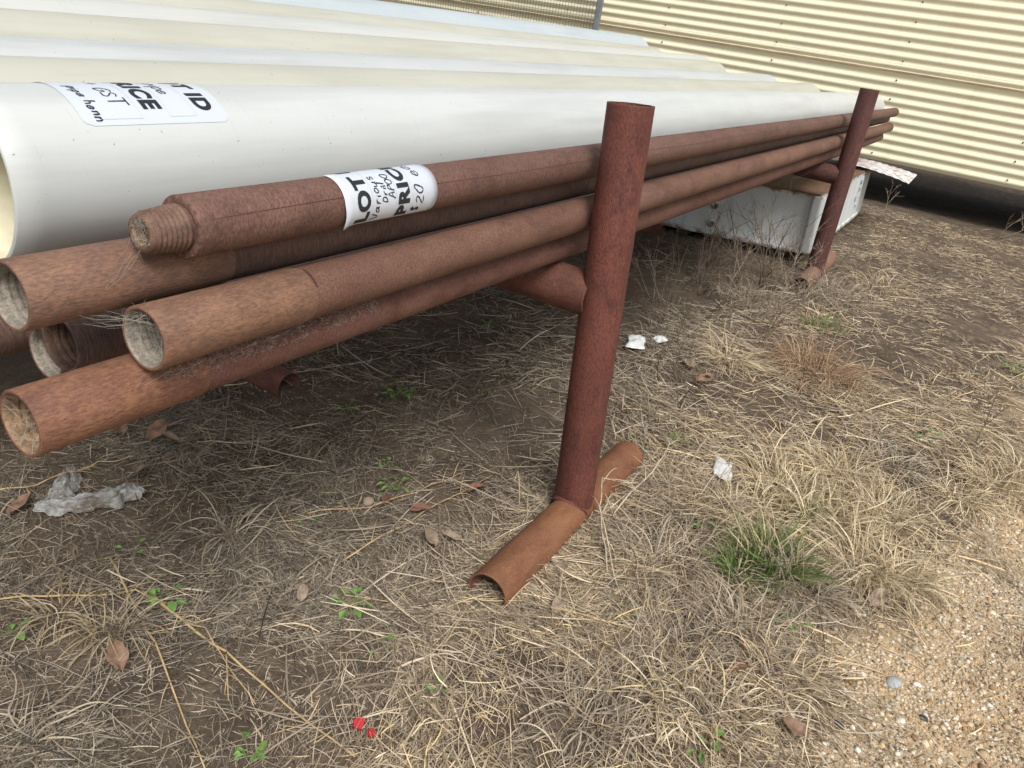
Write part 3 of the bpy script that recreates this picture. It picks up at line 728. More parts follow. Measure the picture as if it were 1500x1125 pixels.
COs = []; Qs = []; Ts = []; off = 0
def litter(n, reg, lmean, wlo, whi, pal_w, zmax, pit=.10, K=5):
    global off
    x, y = scatter(n, *reg)
    ang = 2.2 * lown(x, y, 33, 3.2) + rng.normal(0, .85, n); ang += np.pi * (rng.uniform(0, 1, n) < .5)
    L = np.clip(rng.lognormal(math.log(lmean), .55, n), .004, .32)
    tint = PAL[rng.choice(len(PAL), n, p=pal_w)] * rng.uniform(.4, 1.6, (n, 1))
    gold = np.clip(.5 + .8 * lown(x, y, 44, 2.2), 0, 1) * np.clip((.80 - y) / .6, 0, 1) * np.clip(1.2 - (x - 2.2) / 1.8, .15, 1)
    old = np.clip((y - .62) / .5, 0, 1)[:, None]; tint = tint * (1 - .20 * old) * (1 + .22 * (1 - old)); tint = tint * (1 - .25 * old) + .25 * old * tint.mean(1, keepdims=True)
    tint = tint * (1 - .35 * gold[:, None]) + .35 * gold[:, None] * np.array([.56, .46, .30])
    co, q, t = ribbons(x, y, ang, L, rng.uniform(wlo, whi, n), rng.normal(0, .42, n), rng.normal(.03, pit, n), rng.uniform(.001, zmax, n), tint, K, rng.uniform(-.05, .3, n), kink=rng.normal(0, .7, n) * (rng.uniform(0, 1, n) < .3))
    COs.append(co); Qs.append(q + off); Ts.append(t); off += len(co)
W0 = np.array([.22, .2, .14, .14, .08, .10, .09, .03]); W0 /= W0.sum()
litter(24000, (.25, 2.3, -.75, 2.4), .060, .0009, .0026, W0, .015, .10)
litter(20000, (.9, 2.5, -.6, .85), .070, .0012, .0034, W0, .020, .13)
litter(18000, (.25, 1.7, .55, 2.2), .050, .0009, .0026, W0, .016, .12)
litter(60000, (.25, 3.0, -.75, 2.4), .010, .0010, .0030, W0, .006, .25, 3)
litter(30000, (.25, 2.3, -.75, 2.4), .020, .0012, .0032, W0, .007)
litter(30000, (2.3, 4.4, -1.3, 2.5), .080, .0016, .0042, W0, .022, .12)
litter(42000, (4.4, 10.4, -3.2, 2.4), .050, .0018, .0042, W0, .016)
W1_ = np.array([.2, .12, .26, .08, .14, .02, .08, .10]); W1_ /= W1_.sum()
litter(1500, (.25, 2.4, -.6, 2.3), .13, .0018, .0042, W1_, .030, .14)
litter(1500, (2.4, 5.5, -1.3, 1.9), .15, .0026, .0052, W1_, .032, .14)
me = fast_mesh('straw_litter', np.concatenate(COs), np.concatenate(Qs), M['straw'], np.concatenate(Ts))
o = bpy.data.objects.new('straw_litter', me); COL.objects.link(o); tag(o, 'dry grey and tan straw litter strewn over the soil', 'straw', kind='stuff')

# pebbles
ico_bm = bmesh.new(); bmesh.ops.create_icosphere(ico_bm, subdivisions=1, radius=1.0)
IV = np.array([v.co[:] for v in ico_bm.verts]); ico_bm.verts.index_update(); IF = np.array([[v.index for v in f.verts] for f in ico_bm.faces]); ico_bm.free()
def pebbles(name, x, y, size, tint, label, flat=.65, lift=.15):
    n = len(x); s = size[:, None] * rng.uniform(.6, 1.25, (n, 3)); s[:, 2] *= flat
    jit = 1 + rng.normal(0, .13, (n, len(IV), 1))
    co = IV[None] * jit * s[:, None, :]; a = rng.uniform(0, 6.28, n); ca, sa = np.cos(a)[:, None], np.sin(a)[:, None]
    X = co[..., 0] * ca - co[..., 1] * sa; Yc = co[..., 0] * sa + co[..., 1] * ca
    co = np.stack([X + x[:, None], Yc + y[:, None], co[..., 2] + (hgt(x, y) + lift * size)[:, None]], -1).reshape(-1, 3)
    f = (IF[None] + (np.arange(n) * len(IV))[:, None, None]).reshape(-1, 3)
    me = fast_mesh(name, co, f, M['stone'], np.repeat(tint, len(IV), 0), smooth=False)
    o = bpy.data.objects.new(name, me); COL.objects.link(o); tag(o, label, 'gravel', kind='stuff'); return o
n = 85000; x = np.concatenate([rng.uniform(1.15, 3.3, 62000), rng.uniform(3.3, 5.6, 23000)]); y = np.concatenate([rng.uniform(-1.25, .06, 62000), rng.uniform(-1.9, -.2, 23000)])
k = (rng.uniform(0, 1, n) < np.clip(gravel(x, y), .0, 1) * np.clip(1.5 - .28 * (x - 1.2), .22, 1)); x, y = x[k], y[k]; n = len(x)
GP = np.array([(.58, .48, .34), (.50, .37, .22), (.66, .60, .48), (.44, .29, .15), (.36, .22, .13), (.17, .13, .11), (.54, .43, .30), (.72, .69, .62)])
pebbles('gravel', x, y, np.clip(rng.lognormal(math.log(.0031), .48, n), .0014, .013), GP[rng.choice(8, n, p=[.24, .2, .16, .12, .05, .04, .15, .04])] * rng.uniform(.6, 1.2, (n, 1)), 'loose tan and cream gravel at the lower right')
n = 9000; x = rng.uniform(.3, 5, n); y = rng.uniform(-.6, 2.4, n)
SP = np.array([(.16, .115, .08), (.24, .18, .13), (.11, .08, .058), (.38, .32, .25)])
pebbles('soil_crumbs', x, y, np.clip(rng.lognormal(math.log(.0027), .5, n), .001, .010), SP[rng.choice(4, n, p=[.4, .3, .2, .1])] * rng.uniform(.8, 1.15, (n, 1)), 'small crumbs of brown soil and grit across the yard')

# ------------------------------------------------------------------ tufts of grass
GOLD = np.array([(.66, .54, .34), (.60, .47, .28), (.72, .63, .45), (.50, .40, .26), (.38, .29, .19)])
GREY = np.array([(.42, .36, .27), (.35, .29, .22), (.50, .43, .32), (.28, .225, .17)])
RED = np.array([(.34, .21, .13), (.42, .28, .17), (.28, .17, .11), (.48, .36, .23)])
GRN = np.array([(.11, .19, .040), (.15, .24, .06), (.085, .155, .035), (.22, .28, .10)])
def tuft(x, y, n, rad, L, pal, label, name='dry_grass_tuft', cat='grass tuft', group='dry grass tufts', pitch=(.25, 1.35), droop=2.3, width=(.0016, .0034), lean=None, mat='straw', mixin=None):
    rr = rad * np.sqrt(rng.uniform(0, 1, n)); th = rng.uniform(0, 6.28, n)
    bx_, by_ = x + rr * np.cos(th), y + rr * np.sin(th)
    ang = th + rng.normal(0, .8, n)
    if lean is not None: ang = lean + rng.normal(0, .9, n)
    tint = pal[rng.integers(0, len(pal), n)] * rng.uniform(.72, 1.12, (n, 1))
    if mixin is not None:
        k = rng.uniform(0, 1, n) < .24; tint[k] = mixin[rng.integers(0, len(mixin), k.sum())]
    co, q, t = ribbons(bx_, by_, ang, rng.uniform(.45, 1.35, n) * L * 1.2, rng.uniform(*width, n) * 1.15, rng.normal(0, .9, n), rng.uniform(*pitch, n), np.full(n, .001), tint, 8, rng.uniform(.3, 1.25, n) * droop)
    z0 = float(hgt(x, y)); co = co - np.array([x, y, z0])
    me = fast_mesh(name, co, q, M[mat], t); o = bpy.data.objects.new(name, me); COL.objects.link(o); o.location = (x, y, z0)
    tag(o, label, cat, group); return o
T = [  # x, y, n, rad, L, palette, label
 (2.795, -.134, 420, .11, .15, GOLD, 'golden curled grass tuft at the top right of the big dry clump'),
 (2.983, .057, 380, .12, .15, GOLD, 'golden grass tuft at the upper back of the big dry clump'),
 (2.440, -.230, 320, .08, .12, GOLD, 'golden grass tuft spilling over the gravel edge beside the clump'),
 (2.575, .045, 460, .13, .16, GOLD, 'dense golden grass tuft just behind the green grass'),
 (2.386, -.122, 420, .11, .14, GOLD, 'golden grass tuft right of the green grass, before the gravel'),
 (2.135, .022, 320, .10, .13, GREY, 'faded grass tuft directly below the green grass'),
 (3.395, -.511, 360, .12, .14, GOLD, 'golden grass tuft at the right picture edge above the gravel'),
 (3.163, -.369, 260, .09, .12, GOLD, 'small golden grass tuft left of the one at the right edge'),
 (4.001, .321, 420, .15, .24, RED, 'reddish brown dry grass tuft in the middle distance'),
 (4.188, .430, 300, .13, .20, RED, 'smaller reddish grass tuft behind the first reddish one'),
 (3.808, .757, 220, .10, .20, GOLD, 'pale arching grass tuft behind the brown leaves by the near post'),
 (1.454, .317, 220, .13, .10, GREY, 'flattened grey grass tuft below the orange foot'),
 (1.496, .133, 300, .13, .10, GOLD, 'flattened golden grass tuft left of the gravel at the bottom'),
 (1.736, -.010, 220, .08, .10, GOLD, 'golden grass tuft leaning over the gravel left of the grey stone'),
 (1.840, .110, 320, .11, .11, GREY, 'grey flattened grass tuft between green grass and bottom gravel'),
 (1.277, .344, 160, .11, .09, GREY, 'grey grass tuft at the bottom edge right of centre'),
 (0.800, 1.367, 110, .05, .12, GOLD * .72, 'upright tan grass tuft at the left, beside the lower-left green weed'),
 (0.759, 1.503, 80, .05, .11, GOLD * .72, 'thin tan grass tuft at the left edge'),
 (1.205, 1.442, 90, .05, .12, GREY, 'sparse stubbly tuft of cut straw left of centre'),
 (0.519, 1.247, 70, .06, .10, GREY, 'grey grass tuft in the bottom left corner'),
 (2.338, .447, 420, .15, .13, GREY, 'matted straw tuft just right of the orange foot'),
 (1.950, .422, 380, .14, .12, GREY, 'matted straw tuft below and right of the orange foot'),
 (2.436, .254, 400, .14, .13, GOLD, 'golden matted tuft between the orange foot and the green grass'),
 (3.213, -.108, 260, .14, .13, GREY, 'grey grass tuft behind the big dry clump'),
 (6.366, .316, 220, .22, .16, GOLD, 'far golden tuft to the right of the far post'),
 (5.690, .459, 240, .20, .16, GREY, 'grey grass tuft in front of the far foot'),
 (5.012, .959, 240, .22, .18, GREY, 'grey grass tuft among the dead weeds before the white box'),
 (2.70, .20, 420, .14, .15, GOLD, 'pale golden tuft above and left of the green grass'),
 (3.60, -.66, 300, .13, .15, GOLD, 'pale grass tuft high on the right picture edge'),
 (1.62, .22, 220, .13, .10, GREY, 'grey flattened tuft between the orange foot and the bottom gravel'),
 (5.50, .700, 200, .14, .16, GREY, 'grey grass tuft half hiding the far foot opening'),
 (5.90, .640, 220, .16, .14, GREY, 'matted grass tuft along the right side of the far foot'),
]
for a in T: tuft(*a)
tuft(2.194, .121, 330, .080, .125, GRN, 'bright green grass tuft among the dry straw', 'green_grass_tuft', 'grass tuft', 'green grass tufts', (.6, 1.4), 1.1, (.0026, .0044), mat='green', mixin=GOLD)
tuft(2.073, .186, 170, .065, .095, GRN, 'smaller green grass tuft in front of the bright one', 'green_grass_tuft', 'grass tuft', 'green grass tufts', (.5, 1.4), 1.1, (.0024, .0042), mat='green', mixin=GOLD)
tuft(2.533, .120, 90, .035, .085, GRN, 'little green sprout of grass behind the bright green tuft', 'green_grass_tuft', 'grass tuft', 'green grass tufts', (.7, 1.4), .8, (.0016, .0028), mat='green')
tuft(4.891, .473, 150, .13, .10, GRN, 'far faint green patch of grass before the far foot', 'green_grass_tuft', 'grass tuft', 'green grass tufts', (.5, 1.4), 1.0, (.002, .0035), mat='green', mixin=GREY)
# tall thin seed stalks rising from the dry clump
for k in range(7):
    x, y = 2.98 + random.uniform(-.12, .12), .08 + random.uniform(-.07, .07); h = random.uniform(.22, .42)
    P = [(x + .03 * t * math.sin(k) + .004 * random.random(), y + .05 * t * math.cos(k * 2), float(hgt(x, y)) + h * t) for t in np.linspace(0, 1, 7)]
    V, F = tube_path(P, [.0011, .0011, .001, .001, .0009, .0008, .0006], 4)
    ob = mesh_obj('seed_stalk', V, F, M['stalk_gold']); tag(ob, 'thin upright golden seed stalk rising from the big dry clump', 'grass stalk', 'seed stalks in the dry clump')

# ------------------------------------------------------------------ long fallen stalks
def stalk(pts, r, label, mat='stalk', lift=.012, side=2):
    P = []
    for i in range(len(pts) - 1):
        for k in range(6):
            t = k / 6; x = pts[i][0] + (pts[i + 1][0] - pts[i][0]) * t; y = pts[i][1] + (pts[i + 1][1] - pts[i][1]) * t
            z = (pts[i][2] if len(pts[i]) > 2 else lift) * (1 - t) + (pts[i + 1][2] if len(pts[i + 1]) > 2 else lift) * t
            P.append(Vector((x + random.gauss(0, .0015), y + random.gauss(0, .0015), float(hgt(x, y)) + z + .006 * math.sin(k + i))))
    x, y = pts[-1][:2]; P.append(Vector((x, y, float(hgt(x, y)) + (pts[-1][2] if len(pts[-1]) > 2 else lift))))
    parts = [tube_path(P, [r * (1 - .55 * i / len(P)) for i in range(len(P))], 6)]
    for s in range(side):
        i = random.randint(2, len(P) - 3); d = (P[i + 1] - P[i]).normalized(); sdir = Vector((-d.y, d.x, 0)) * random.choice((-1, 1))
        L = random.uniform(.05, .16); Q = [P[i] + (d * .75 + sdir * .5) * L * t + Vector((0, 0, .02 * math.sin(t * 3))) for t in np.linspace(0, 1, 6)]
        parts.append(tube_path(Q, [r * .55 * (1 - .5 * t) for t in np.linspace(0, 1, 6)], 5))
    V, F = join(parts); o = Vector(P[0]); ob = mesh_obj('dry_stalk', [Vector(v) - o for v in V], F, M[mat]); ob.location = o
    tag(ob, label, 'dry stalk', 'long fallen stalks'); return ob
stalk([(1.337, .178), (1.509, .25), (1.75, .46), (1.93, .62, .10), (2.05, .64, .11)], .0030, 'long pale stalk running from the bottom up onto the orange foot', side=4)
stalk([(1.80, .52), (1.96, .64, .10), (2.10, .70, .11), (2.25, .60, .06)], .0030, 'pale forked twig lying over the orange foot beside the post', side=4)
stalk([(2.05, .62, .04), (2.38, .60, .10), (2.52, .62, .11), (2.70, .66)], .0027, 'pale twig arching over the far end of the orange foot', side=3)
stalk([(1.148, .953), (1.229, .809), (1.268, .719), (1.293, .483)], .0027, 'bent pale stalk right of the lower-left green weed')
stalk([(.922, 1.424), (.914, 1.112), (.893, .69)], .0040, 'thick tan stalk running diagonally to the bottom edge', 'stalk_gold')
stalk([(.95, 1.60), (.83, 1.25), (.692, .91)], .0034, 'long tan stalk crossing the left tan tuft', 'stalk_gold')
stalk([(.697, 1.648), (.912, 1.436), (.93, 1.20), (.86, .95)], .0028, 'golden stalk bending over at the left edge', 'stalk_gold')
stalk([(1.42, 1.351), (1.614, 1.221), (1.80, 1.17), (1.941, 1.132)], .0026, 'long tan stalk in the middle left of the near post', 'stalk_gold', side=4)
stalk([(1.326, 1.127), (1.659, 1.094), (1.991, 1.051)], .0024, 'tan stalk lying parallel below the middle one', 'stalk_gold', side=4)
stalk([(1.135, .776), (1.31, .675)], .0036, 'short straight straw below the foot opening')
stalk([(.953, .753), (1.131, .651), (1.346, .699), (1.633, .97)], .0022, 'thin curved stalk looping from the red scraps past the foot opening', side=1)
stalk([(.880, 2.06), (1.023, 2.002), (1.17, 1.983), (1.268, 1.939)], .0022, 'tan stem lying across the plastic scrap at the left', 'stalk_gold', .03)
stalk([(2.612, .862), (3.1, .715), (3.574, .651)], .0024, 'grey stick lying right of the near post')
stalk([(1.728, 2.186), (1.933, 2.119), (2.45, 1.924)], .0028, 'pale root-like stalk in the shade near the buried stub')
stalk([(1.187, .458), (1.379, .376)], .0022, 'short straw near the bottom centre', side=0)
stalk([(1.647, 1.805), (1.486, 1.659), (1.563, 1.523)], .0022, 'kinked stalk under the rod mouths')
stalk([(1.899, .25), (1.748, .103), (1.494, -.021)], .0018, 'thin pale stalk running down toward the gravel', side=1)
stalk([(1.02, .82), (1.14, .70), (1.22, .60), (1.27, .56)], .0050, 'dark thick stick beside the red scraps', 'twig')

# ------------------------------------------------------------------ dead upright weeds
def dead_weed(x, y, h, n, label, mat='twig', lean=(0, 0), thick=.0022):
    parts = []; z0 = float(hgt(x, y))
    def grow(p, d, L, r, lvl):
        P = [p]; q = p.copy(); dd = d.copy()
        for i in range(6):
            dd = (dd + Vector((random.gauss(0, .10), random.gauss(0, .10), random.gauss(0.01, .07)))).normalized(); q = q + dd * L / 6; P.append(q.copy())
        parts.append(tube_path(P, [r * (1 - .6 * i / 6) for i in range(7)], 5))
        if lvl:
            for b in range(random.randint(2, 4)):
                i = random.randint(2, 5); nd_ = (dd + Vector((random.gauss(0, .55), random.gauss(0, .55), random.gauss(.1, .3)))).normalized()
                grow(P[i], nd_, L * random.uniform(.35, .6), r * .55, lvl - 1)
    for k in range(n):
        d = Vector((random.gauss(lean[0], .30), random.gauss(lean[1], .30), 1)).normalized()
        grow(Vector((random.gauss(0, .03), random.gauss(0, .03), 0)), d, h * random.uniform(.6, 1.05), thick * 1.15, 2)
    V, F = join(parts); ob = mesh_obj('dead_weed', V, F, M[mat]); ob.location = (x, y, z0 - .005); tag(ob, label, 'dead weed', 'dead weeds'); return ob
dead_weed(3.051, .761, .42, 2, 'dark bare weed standing just right of the near post', 'twig', (.1, .1))
dead_weed(5.293, 1.158, .55, 4, 'bare grey weed before the middle of the white box', 'twig_pale', (0, 0), .0032)
dead_weed(5.433, .976, .62, 7, 'tallest bare weed in front of the white box corner', 'twig', (.05, -.1), .0032)
dead_weed(5.586, .868, .50, 4, 'bare weed beside the far foot opening', 'twig_pale', (.1, -.2), .0030)
dead_weed(5.274, 1.428, .50, 3, 'bare weed under the rods at the left of the white box', 'twig_pale', (0, .1), .0030)
dead_weed(4.414, 1.401, .40, 3, 'low bare weed in the shade right of the near post', 'twig_pale', (0, .1), .0024)
dead_weed(4.30, 1.02, .50, 3, 'sprawling bare weed between the near post and white box', 'twig', (.2, -.2), .0022)
dead_weed(3.824, -.408, .34, 1, 'single dark twig standing near the right picture edge', 'twig', (.15, -.15), .0024)
dead_weed(6.533, .676, .38, 2, 'dark twig leaning right beside the far post', 'twig', (.15, -.75), .0030)
dead_weed(9.95, .74, .55, 1, 'pale twig standing by the end of the roofing sheet', 'twig_pale', (.1, -.35), .0045)
dead_weed(10.15, -.444, .50, 2, 'forked pale weed at the shadow edge near the right picture edge', 'twig_pale', (.0, -.4), .0045)
dead_weed(3.95, 1.20, .48, 4, 'brown bare weed beyond the white paper scraps', 'twig', (.1, -.1), .0024)
dead_weed(4.20, .70, .42, 4, 'brown bare weed behind the arching pale tuft', 'twig', (.1, -.2), .0024)
dead_weed(5.05, 1.30, .50, 8, 'thick tangle of bare weed below the white box face', 'twig', (.1, -.1), .0030)
dead_weed(3.30, .90, .40, 3, 'fine dark bare weed a step behind the near post', 'twig', (.1, -.1), .0020)
dead_weed(3.75, 1.00, .45, 3, 'fine dark bare weed near the white paper scrap', 'twig', (0, 0), .0020)
dead_weed(4.85, 1.22, .45, 7, 'tangled bare weed in the shade left of the white box weeds', 'twig', (.1, 0), .0026)
dead_weed(5.75, 1.05, .50, 7, 'bare weed close against the white box face', 'twig', (0, -.1), .0028)
dead_weed(4.62, .82, .36, 6, 'low brittle weed midway between the two posts', 'twig_pale', (.2, -.3), .0024)
dead_weed(5.35, .70, .34, 4, 'low tangled weed left of the far foot', 'twig_pale', (.2, -.2), .0026)
dead_weed(5.012, .517, .22, 2, 'small pale weed in front of the far foot', 'twig_pale', (.1, -.3), .0022)

# ------------------------------------------------------------------ green weeds
def leaf_mesh(name, L, Wd, curl, mat, wav=.0, seed=0):
    R = random.Random(seed); V = []; F = []; n, m = 8, 4
    for i in range(n + 1):
        t = i / n; w = Wd * math.sin(math.pi * min(1, t * .93 + .07)) ** .75 * (1 + 8 * wav * R.uniform(-.35, .35))
        for j in range(-m, m + 1):
            s = j / m
            V.append((L * t, w * s * .5, curl * L * (t * t) + abs(s) * w * .22 + wav * L * math.sin(t * 7 + s * 3 + seed) + R.gauss(0, .004 * L)))
    k = 2 * m + 1
    for i in range(n):
        for j in range(2 * m): F.append((i * k + j, (i + 1) * k + j, (i + 1) * k + j + 1, i * k + j + 1))
    me = bpy.data.meshes.new(name); me.from_pydata(V, [], F); me.materials.append(mat)
    me.polygons.foreach_set('use_smooth', [True] * len(F)); me.update(); return me
M['weed_leaf'] = plain('weed_leaf', (0.130, 0.235, 0.060), 0.6, 0.3, 0.45, 45)
M['weed_stem'] = plain('weed_stem', (0.15, 0.21, 0.07), 0.6, 0.3, 0.2, 60)
WL = [leaf_mesh('leaf', .030, .022, -.15, M['weed_leaf'], .02, 1), leaf_mesh('leaf', .034, .017, -.25, M['weed_leaf'], .02, 2), leaf_mesh('leaf', .024, .022, .05, M['weed_leaf'], .03, 3)]
def weed(x, y, n, s, label):
    r = empty('green_weed', (x, y, float(hgt(x, y)))); tag(r, label, 'weed', 'small green weeds')
    parts = []
    for k in range(n):
        a = k * 2.4 + random.uniform(-.4, .4); d = random.uniform(.012, .045) * s; z = random.uniform(.014, .040) * s
        p = Vector((math.cos(a) * d, math.sin(a) * d, z)); parts.append(tube_path([(0, 0, -.002), p * .55 + Vector((0, 0, .006 * s)), p], .0011 * s, 5))
        ob = bpy.data.objects.new('leaf', random.choice(WL)); COL.objects.link(ob); ob.parent = r; ob.location = p
        ob.scale = (s * random.uniform(.6, 1.0),) * 3; ob.rotation_euler = (random.uniform(-.25, .25), random.uniform(-.3, .25), a + random.uniform(-.5, .5))
    V, F = join(parts); mesh_obj('stem', V, F, M['weed_stem'], r)
for x, y, n, s, lab in [
 (1.223, .997, 9, 1.0, 'bright green weed left of the foot opening'), (.924, 1.347, 7, 1.0, 'green weed beside the left tan grass tuft'),
 (1.707, 1.248, 8, 1.0, 'green weed with round leaves beside the tan stone'), (2.223, 1.655, 11, 1.3, 'largest shaded green weed under the rods'),
 (1.974, 1.698, 4, 1.1, 'sparse shaded weed left of the largest shaded one'), (.999, 1.573, 3, .8, 'tiny green weed below the plastic scrap'),
 (1.388, 1.312, 2, .8, 'single green leaf sprouting left of centre'), (1.787, 1.352, 5, .8, 'small green weed just above the round-leaved one'),
 (1.956, .012, 6, .9, 'green weed directly below the green grass tuft'), (2.253, .368, 6, .8, 'green weed between the foot and the green grass'),
 (2.72, .645, 5, .9, 'green weed just beyond the far end of the orange foot'), (1.682, .398, 5, .7, 'pale green weed right of the foot opening'),
 (.761, .86, 8, .9, 'green weed at the bottom edge left of the red scraps'), (1.382, .077, 6, .9, 'green weed at the bottom edge left of the gravel'),
 (1.134, .653, 4, .7, 'small green weed above the red scraps'), (.657, 1.52, 6, .9, 'green weed cut by the left picture edge'),
 (3.647, -.218, 7, 1.1, 'green weed in the right middle distance'), (5.147, -.602, 8, 1.3, 'far green weed at the right picture edge'),
 (3.177, 1.836, 5, 1.2, 'shaded green weed under the cross beam'), (1.17, .837, 4, .7, 'faint green weed on bare soil below the foot opening'),
 (2.50, 1.42, 4, .8, 'faint shaded weed left of the near post')]:
    weed(x, y, n, s, lab)

# ------------------------------------------------------------------ dead leaves, scraps and stones
LM = [leaf_mesh('dead_leaf', .075, .042, .10, M['leaf_a'], .05, 5), leaf_mesh('dead_leaf', .080, .045, .18, M['leaf_b'], .06, 6), leaf_mesh('dead_leaf', .070, .034, -.10, M['leaf_c'], .05, 7)]
for i, (x, y, s, a, k, lab) in enumerate([
 (1.358, 1.996, 1.3, .4, 0, 'brown dead leaf behind the lowest rod'), (.732, 1.23, 1.0, 1.2, 0, 'curled brown leaf at the lower left between tan stalks'),
 (1.419, 1.905, .9, 2.2, 1, 'grey brown leaf in the shade near the buried stub'), (1.245, 1.89, 1.1, 4.0, 1, 'pale crumpled leaf right of the plastic scrap'),
 (1.63, 1.125, 1.0, -.6, 2, 'reddish leaf right of the tan stone'), (1.604, 1.205, .8, .5, 2, 'red brown leaf touching the tan stone'),
 (3.372, .783, 1.5, -.5, 0, 'orange brown leaf behind the dark weed by the near post'), (3.524, .846, 1.1, .8, 1, 'pale brown leaf behind the orange brown one'),
 (1.651, .111, .9, -.8, 2, 'rusty red leaf beside the bottom golden tufts'), (2.201, -.17, 1.0, -.4, 1, 'grey brown leaf beneath the right golden tufts'),
 (1.543, .965, .9, 1.0, 1, 'pale papery leaf left of the orange foot'), (1.623, .932, .7, 2.3, 1, 'thin pale leaf close to the orange foot'),
 (1.543, .562, .7, .2, 1, 'small pale leaf below the orange foot'), (3.461, .703, .9, 2.0, 0, 'small brown leaf right of the orange brown one'),
 (1.138, 1.096, .6, .6, 1, 'small pale leaf left of the bright green weed'), (.879, 1.936, 1.1, .3, 0, 'brown leaf at the left edge beside the plastic scrap'),
 (1.754, .095, .8, .4, 2, 'small reddish leaf below the green grass'), (1.569, -.117, .9, 1.5, 0, 'brown leaf on the gravel margin at the bottom'),
 (1.90, 1.02, 1.1, 2.8, 2, 'thin brown leaf left of the near post base'), (1.32, 2.08, 1.0, 1.1, 0, 'dark leaf in the shade below the rod mouths')]):
    ob = bpy.data.objects.new('dead_leaf', LM[k]); COL.objects.link(ob); ob.location = (x, y, float(hgt(x, y)) + .026)
    ob.scale = (s, s, s); ob.rotation_euler = (random.uniform(-.3, .3), random.uniform(-.25, .15), a); tag(ob, lab, 'leaf', 'dead leaves')

def film():
    m, n, b = new_mat('film'); v = coords(n)
    f = noise(n, v, 45, 5, .65); g_ = noise(n, v, 16, 4, .6)
    c = mixc(n, ramp(n, g_, [(.42, 0.), (.62, 1.)]), (.42, .425, .41), (.20, .175, .145))
    n.links.new(c, b.inputs['Base Color']); b.inputs['Roughness'].default_value = .28
    bump(n, b, f, .8, .006)
    t = n.nodes.new('ShaderNodeBsdfTransparent'); mx = n.nodes.new('ShaderNodeMixShader'); o_ = [q for q in n.nodes if q.type == 'OUTPUT_MATERIAL'][0]
    n.links.new(ramp(n, f, [(.35, .12), (.7, .55)]), mx.inputs[0]); n.links.new(b.outputs[0], mx.inputs[1]); n.links.new(t.outputs[0], mx.inputs[2]); n.links.new(mx.outputs[0], o_.inputs[0])
    return m
M['plastic'] = film()
def crumple(name, x, y, sx, sy, hz, mat, label, cat, rot=0, seed=0, n=22, shape=None):
    V = []; F = []; r = np.random.default_rng(seed); ph = r.uniform(0, 6.28, (9, 2)); fr = r.uniform(4, 22, 9); an = r.uniform(0, 6.28, 9)
    for i in range(n + 1):
        for j in range(n + 1):
            u, v = i / n - .5, j / n - .5; h = 0
            for k in range(9): h += abs(math.sin(fr[k] * (u * math.cos(an[k]) + v * math.sin(an[k])) + ph[k, 0])) / (1 + .25 * fr[k])
            e = 1 - (2 * max(abs(u), abs(v))) ** 3
            ru = 1 + .16 * math.sin(2 * math.atan2(v, u) + ph[0, 1]) + .07 * math.sin(5 * math.atan2(v, u) + ph[1, 1])
            V.append((u * sx * ru, v * sy * ru, .004 + hz * h * .42 * (0.25 + .75 * e)))
    for i in range(n):
        for j in range(n): a = i * (n + 1) + j; F.append((a, a + n + 1, a + n + 2, a + 1))
    ob = mesh_obj(name, V, F, M[mat]); ob.location = (x, y, float(hgt(x, y)) + .016); ob.rotation_euler = (0, 0, rot)
    md = ob.modifiers.new('thickness', 'SOLIDIFY'); md.thickness = .0008
    tag(ob, label, cat); return ob
def film_scrap(pts, w, hz, label, seed):
    """a strip of thin film lying in loose folds along a bent line"""
    r = np.random.default_rng(seed); n, m = 90, 26; V = []; F = []
    seg = np.linspace(0, len(pts) - 1, n + 1); ph = r.uniform(0, 6.28, 8)
    for i, t in enumerate(seg):
        px = np.interp(t, range(len(pts)), [p[0] for p in pts]); py = np.interp(t, range(len(pts)), [p[1] for p in pts]); ww = np.interp(t, range(len(pts)), [p[2] for p in pts]) * w
        t2 = min(t + .05, len(pts) - 1); t1 = t2 - .1
        dx = np.interp(t2, range(len(pts)), [p[0] for p in pts]) - np.interp(t1, range(len(pts)), [p[0] for p in pts]); dy = np.interp(t2, range(len(pts)), [p[1] for p in pts]) - np.interp(t1, range(len(pts)), [p[1] for p in pts])
        L = math.hypot(dx, dy) + 1e-9; nx_, ny_ = -dy / L, dx / L; u = i / n
        for j in range(m + 1):
            v = j / m - .5
            fold = abs(math.sin(v * 9 + 3 * math.sin(u * 5 + ph[0]) + ph[1])) * .5 + abs(math.sin(v * 17 + u * 6 + ph[2])) * .22 + abs(math.sin(u * 23 + v * 11 + ph[3])) * .16 + .10 * abs(math.sin(u * 47 - v * 29 + ph[4]))
            e = 1 - (2 * abs(v)) ** 2.5 * .75
            edge = 1 + .14 * math.sin(u * 31 + ph[5]) + .08 * math.sin(u * 67 + ph[6])
            x_, y_ = px + nx_ * v * ww * edge, py + ny_ * v * ww * edge
            V.append((x_, y_, float(hgt(x_, y_)) + .012 + hz * fold * e * (.55 + .45 * math.sin(u * 3.1))))
    for i in range(n):
        for j in range(m): a = i * (m + 1) + j; F.append((a, a + m + 1, a + m + 2, a + 1))
    ob = mesh_obj('plastic_scrap', V, F, M['plastic']); tag(ob, label, 'plastic scrap'); return ob
film_scrap([(0.945, 1.925, .5), (0.985, 1.875, 1.0), (1.04, 1.83, .9), (1.10, 1.80, 1.25), (1.15, 1.79, .9), (1.165, 1.755, .4)], .075, .050, 'crumpled dirty clear plastic scrap at the left', 4)
film_scrap([(0.985, 1.91, .7), (1.03, 1.935, 1.0), (1.075, 1.975, .9), (1.10, 2.01, .5)], .070, .055, 'small fold of dirty plastic behind the larger scrap', 9)
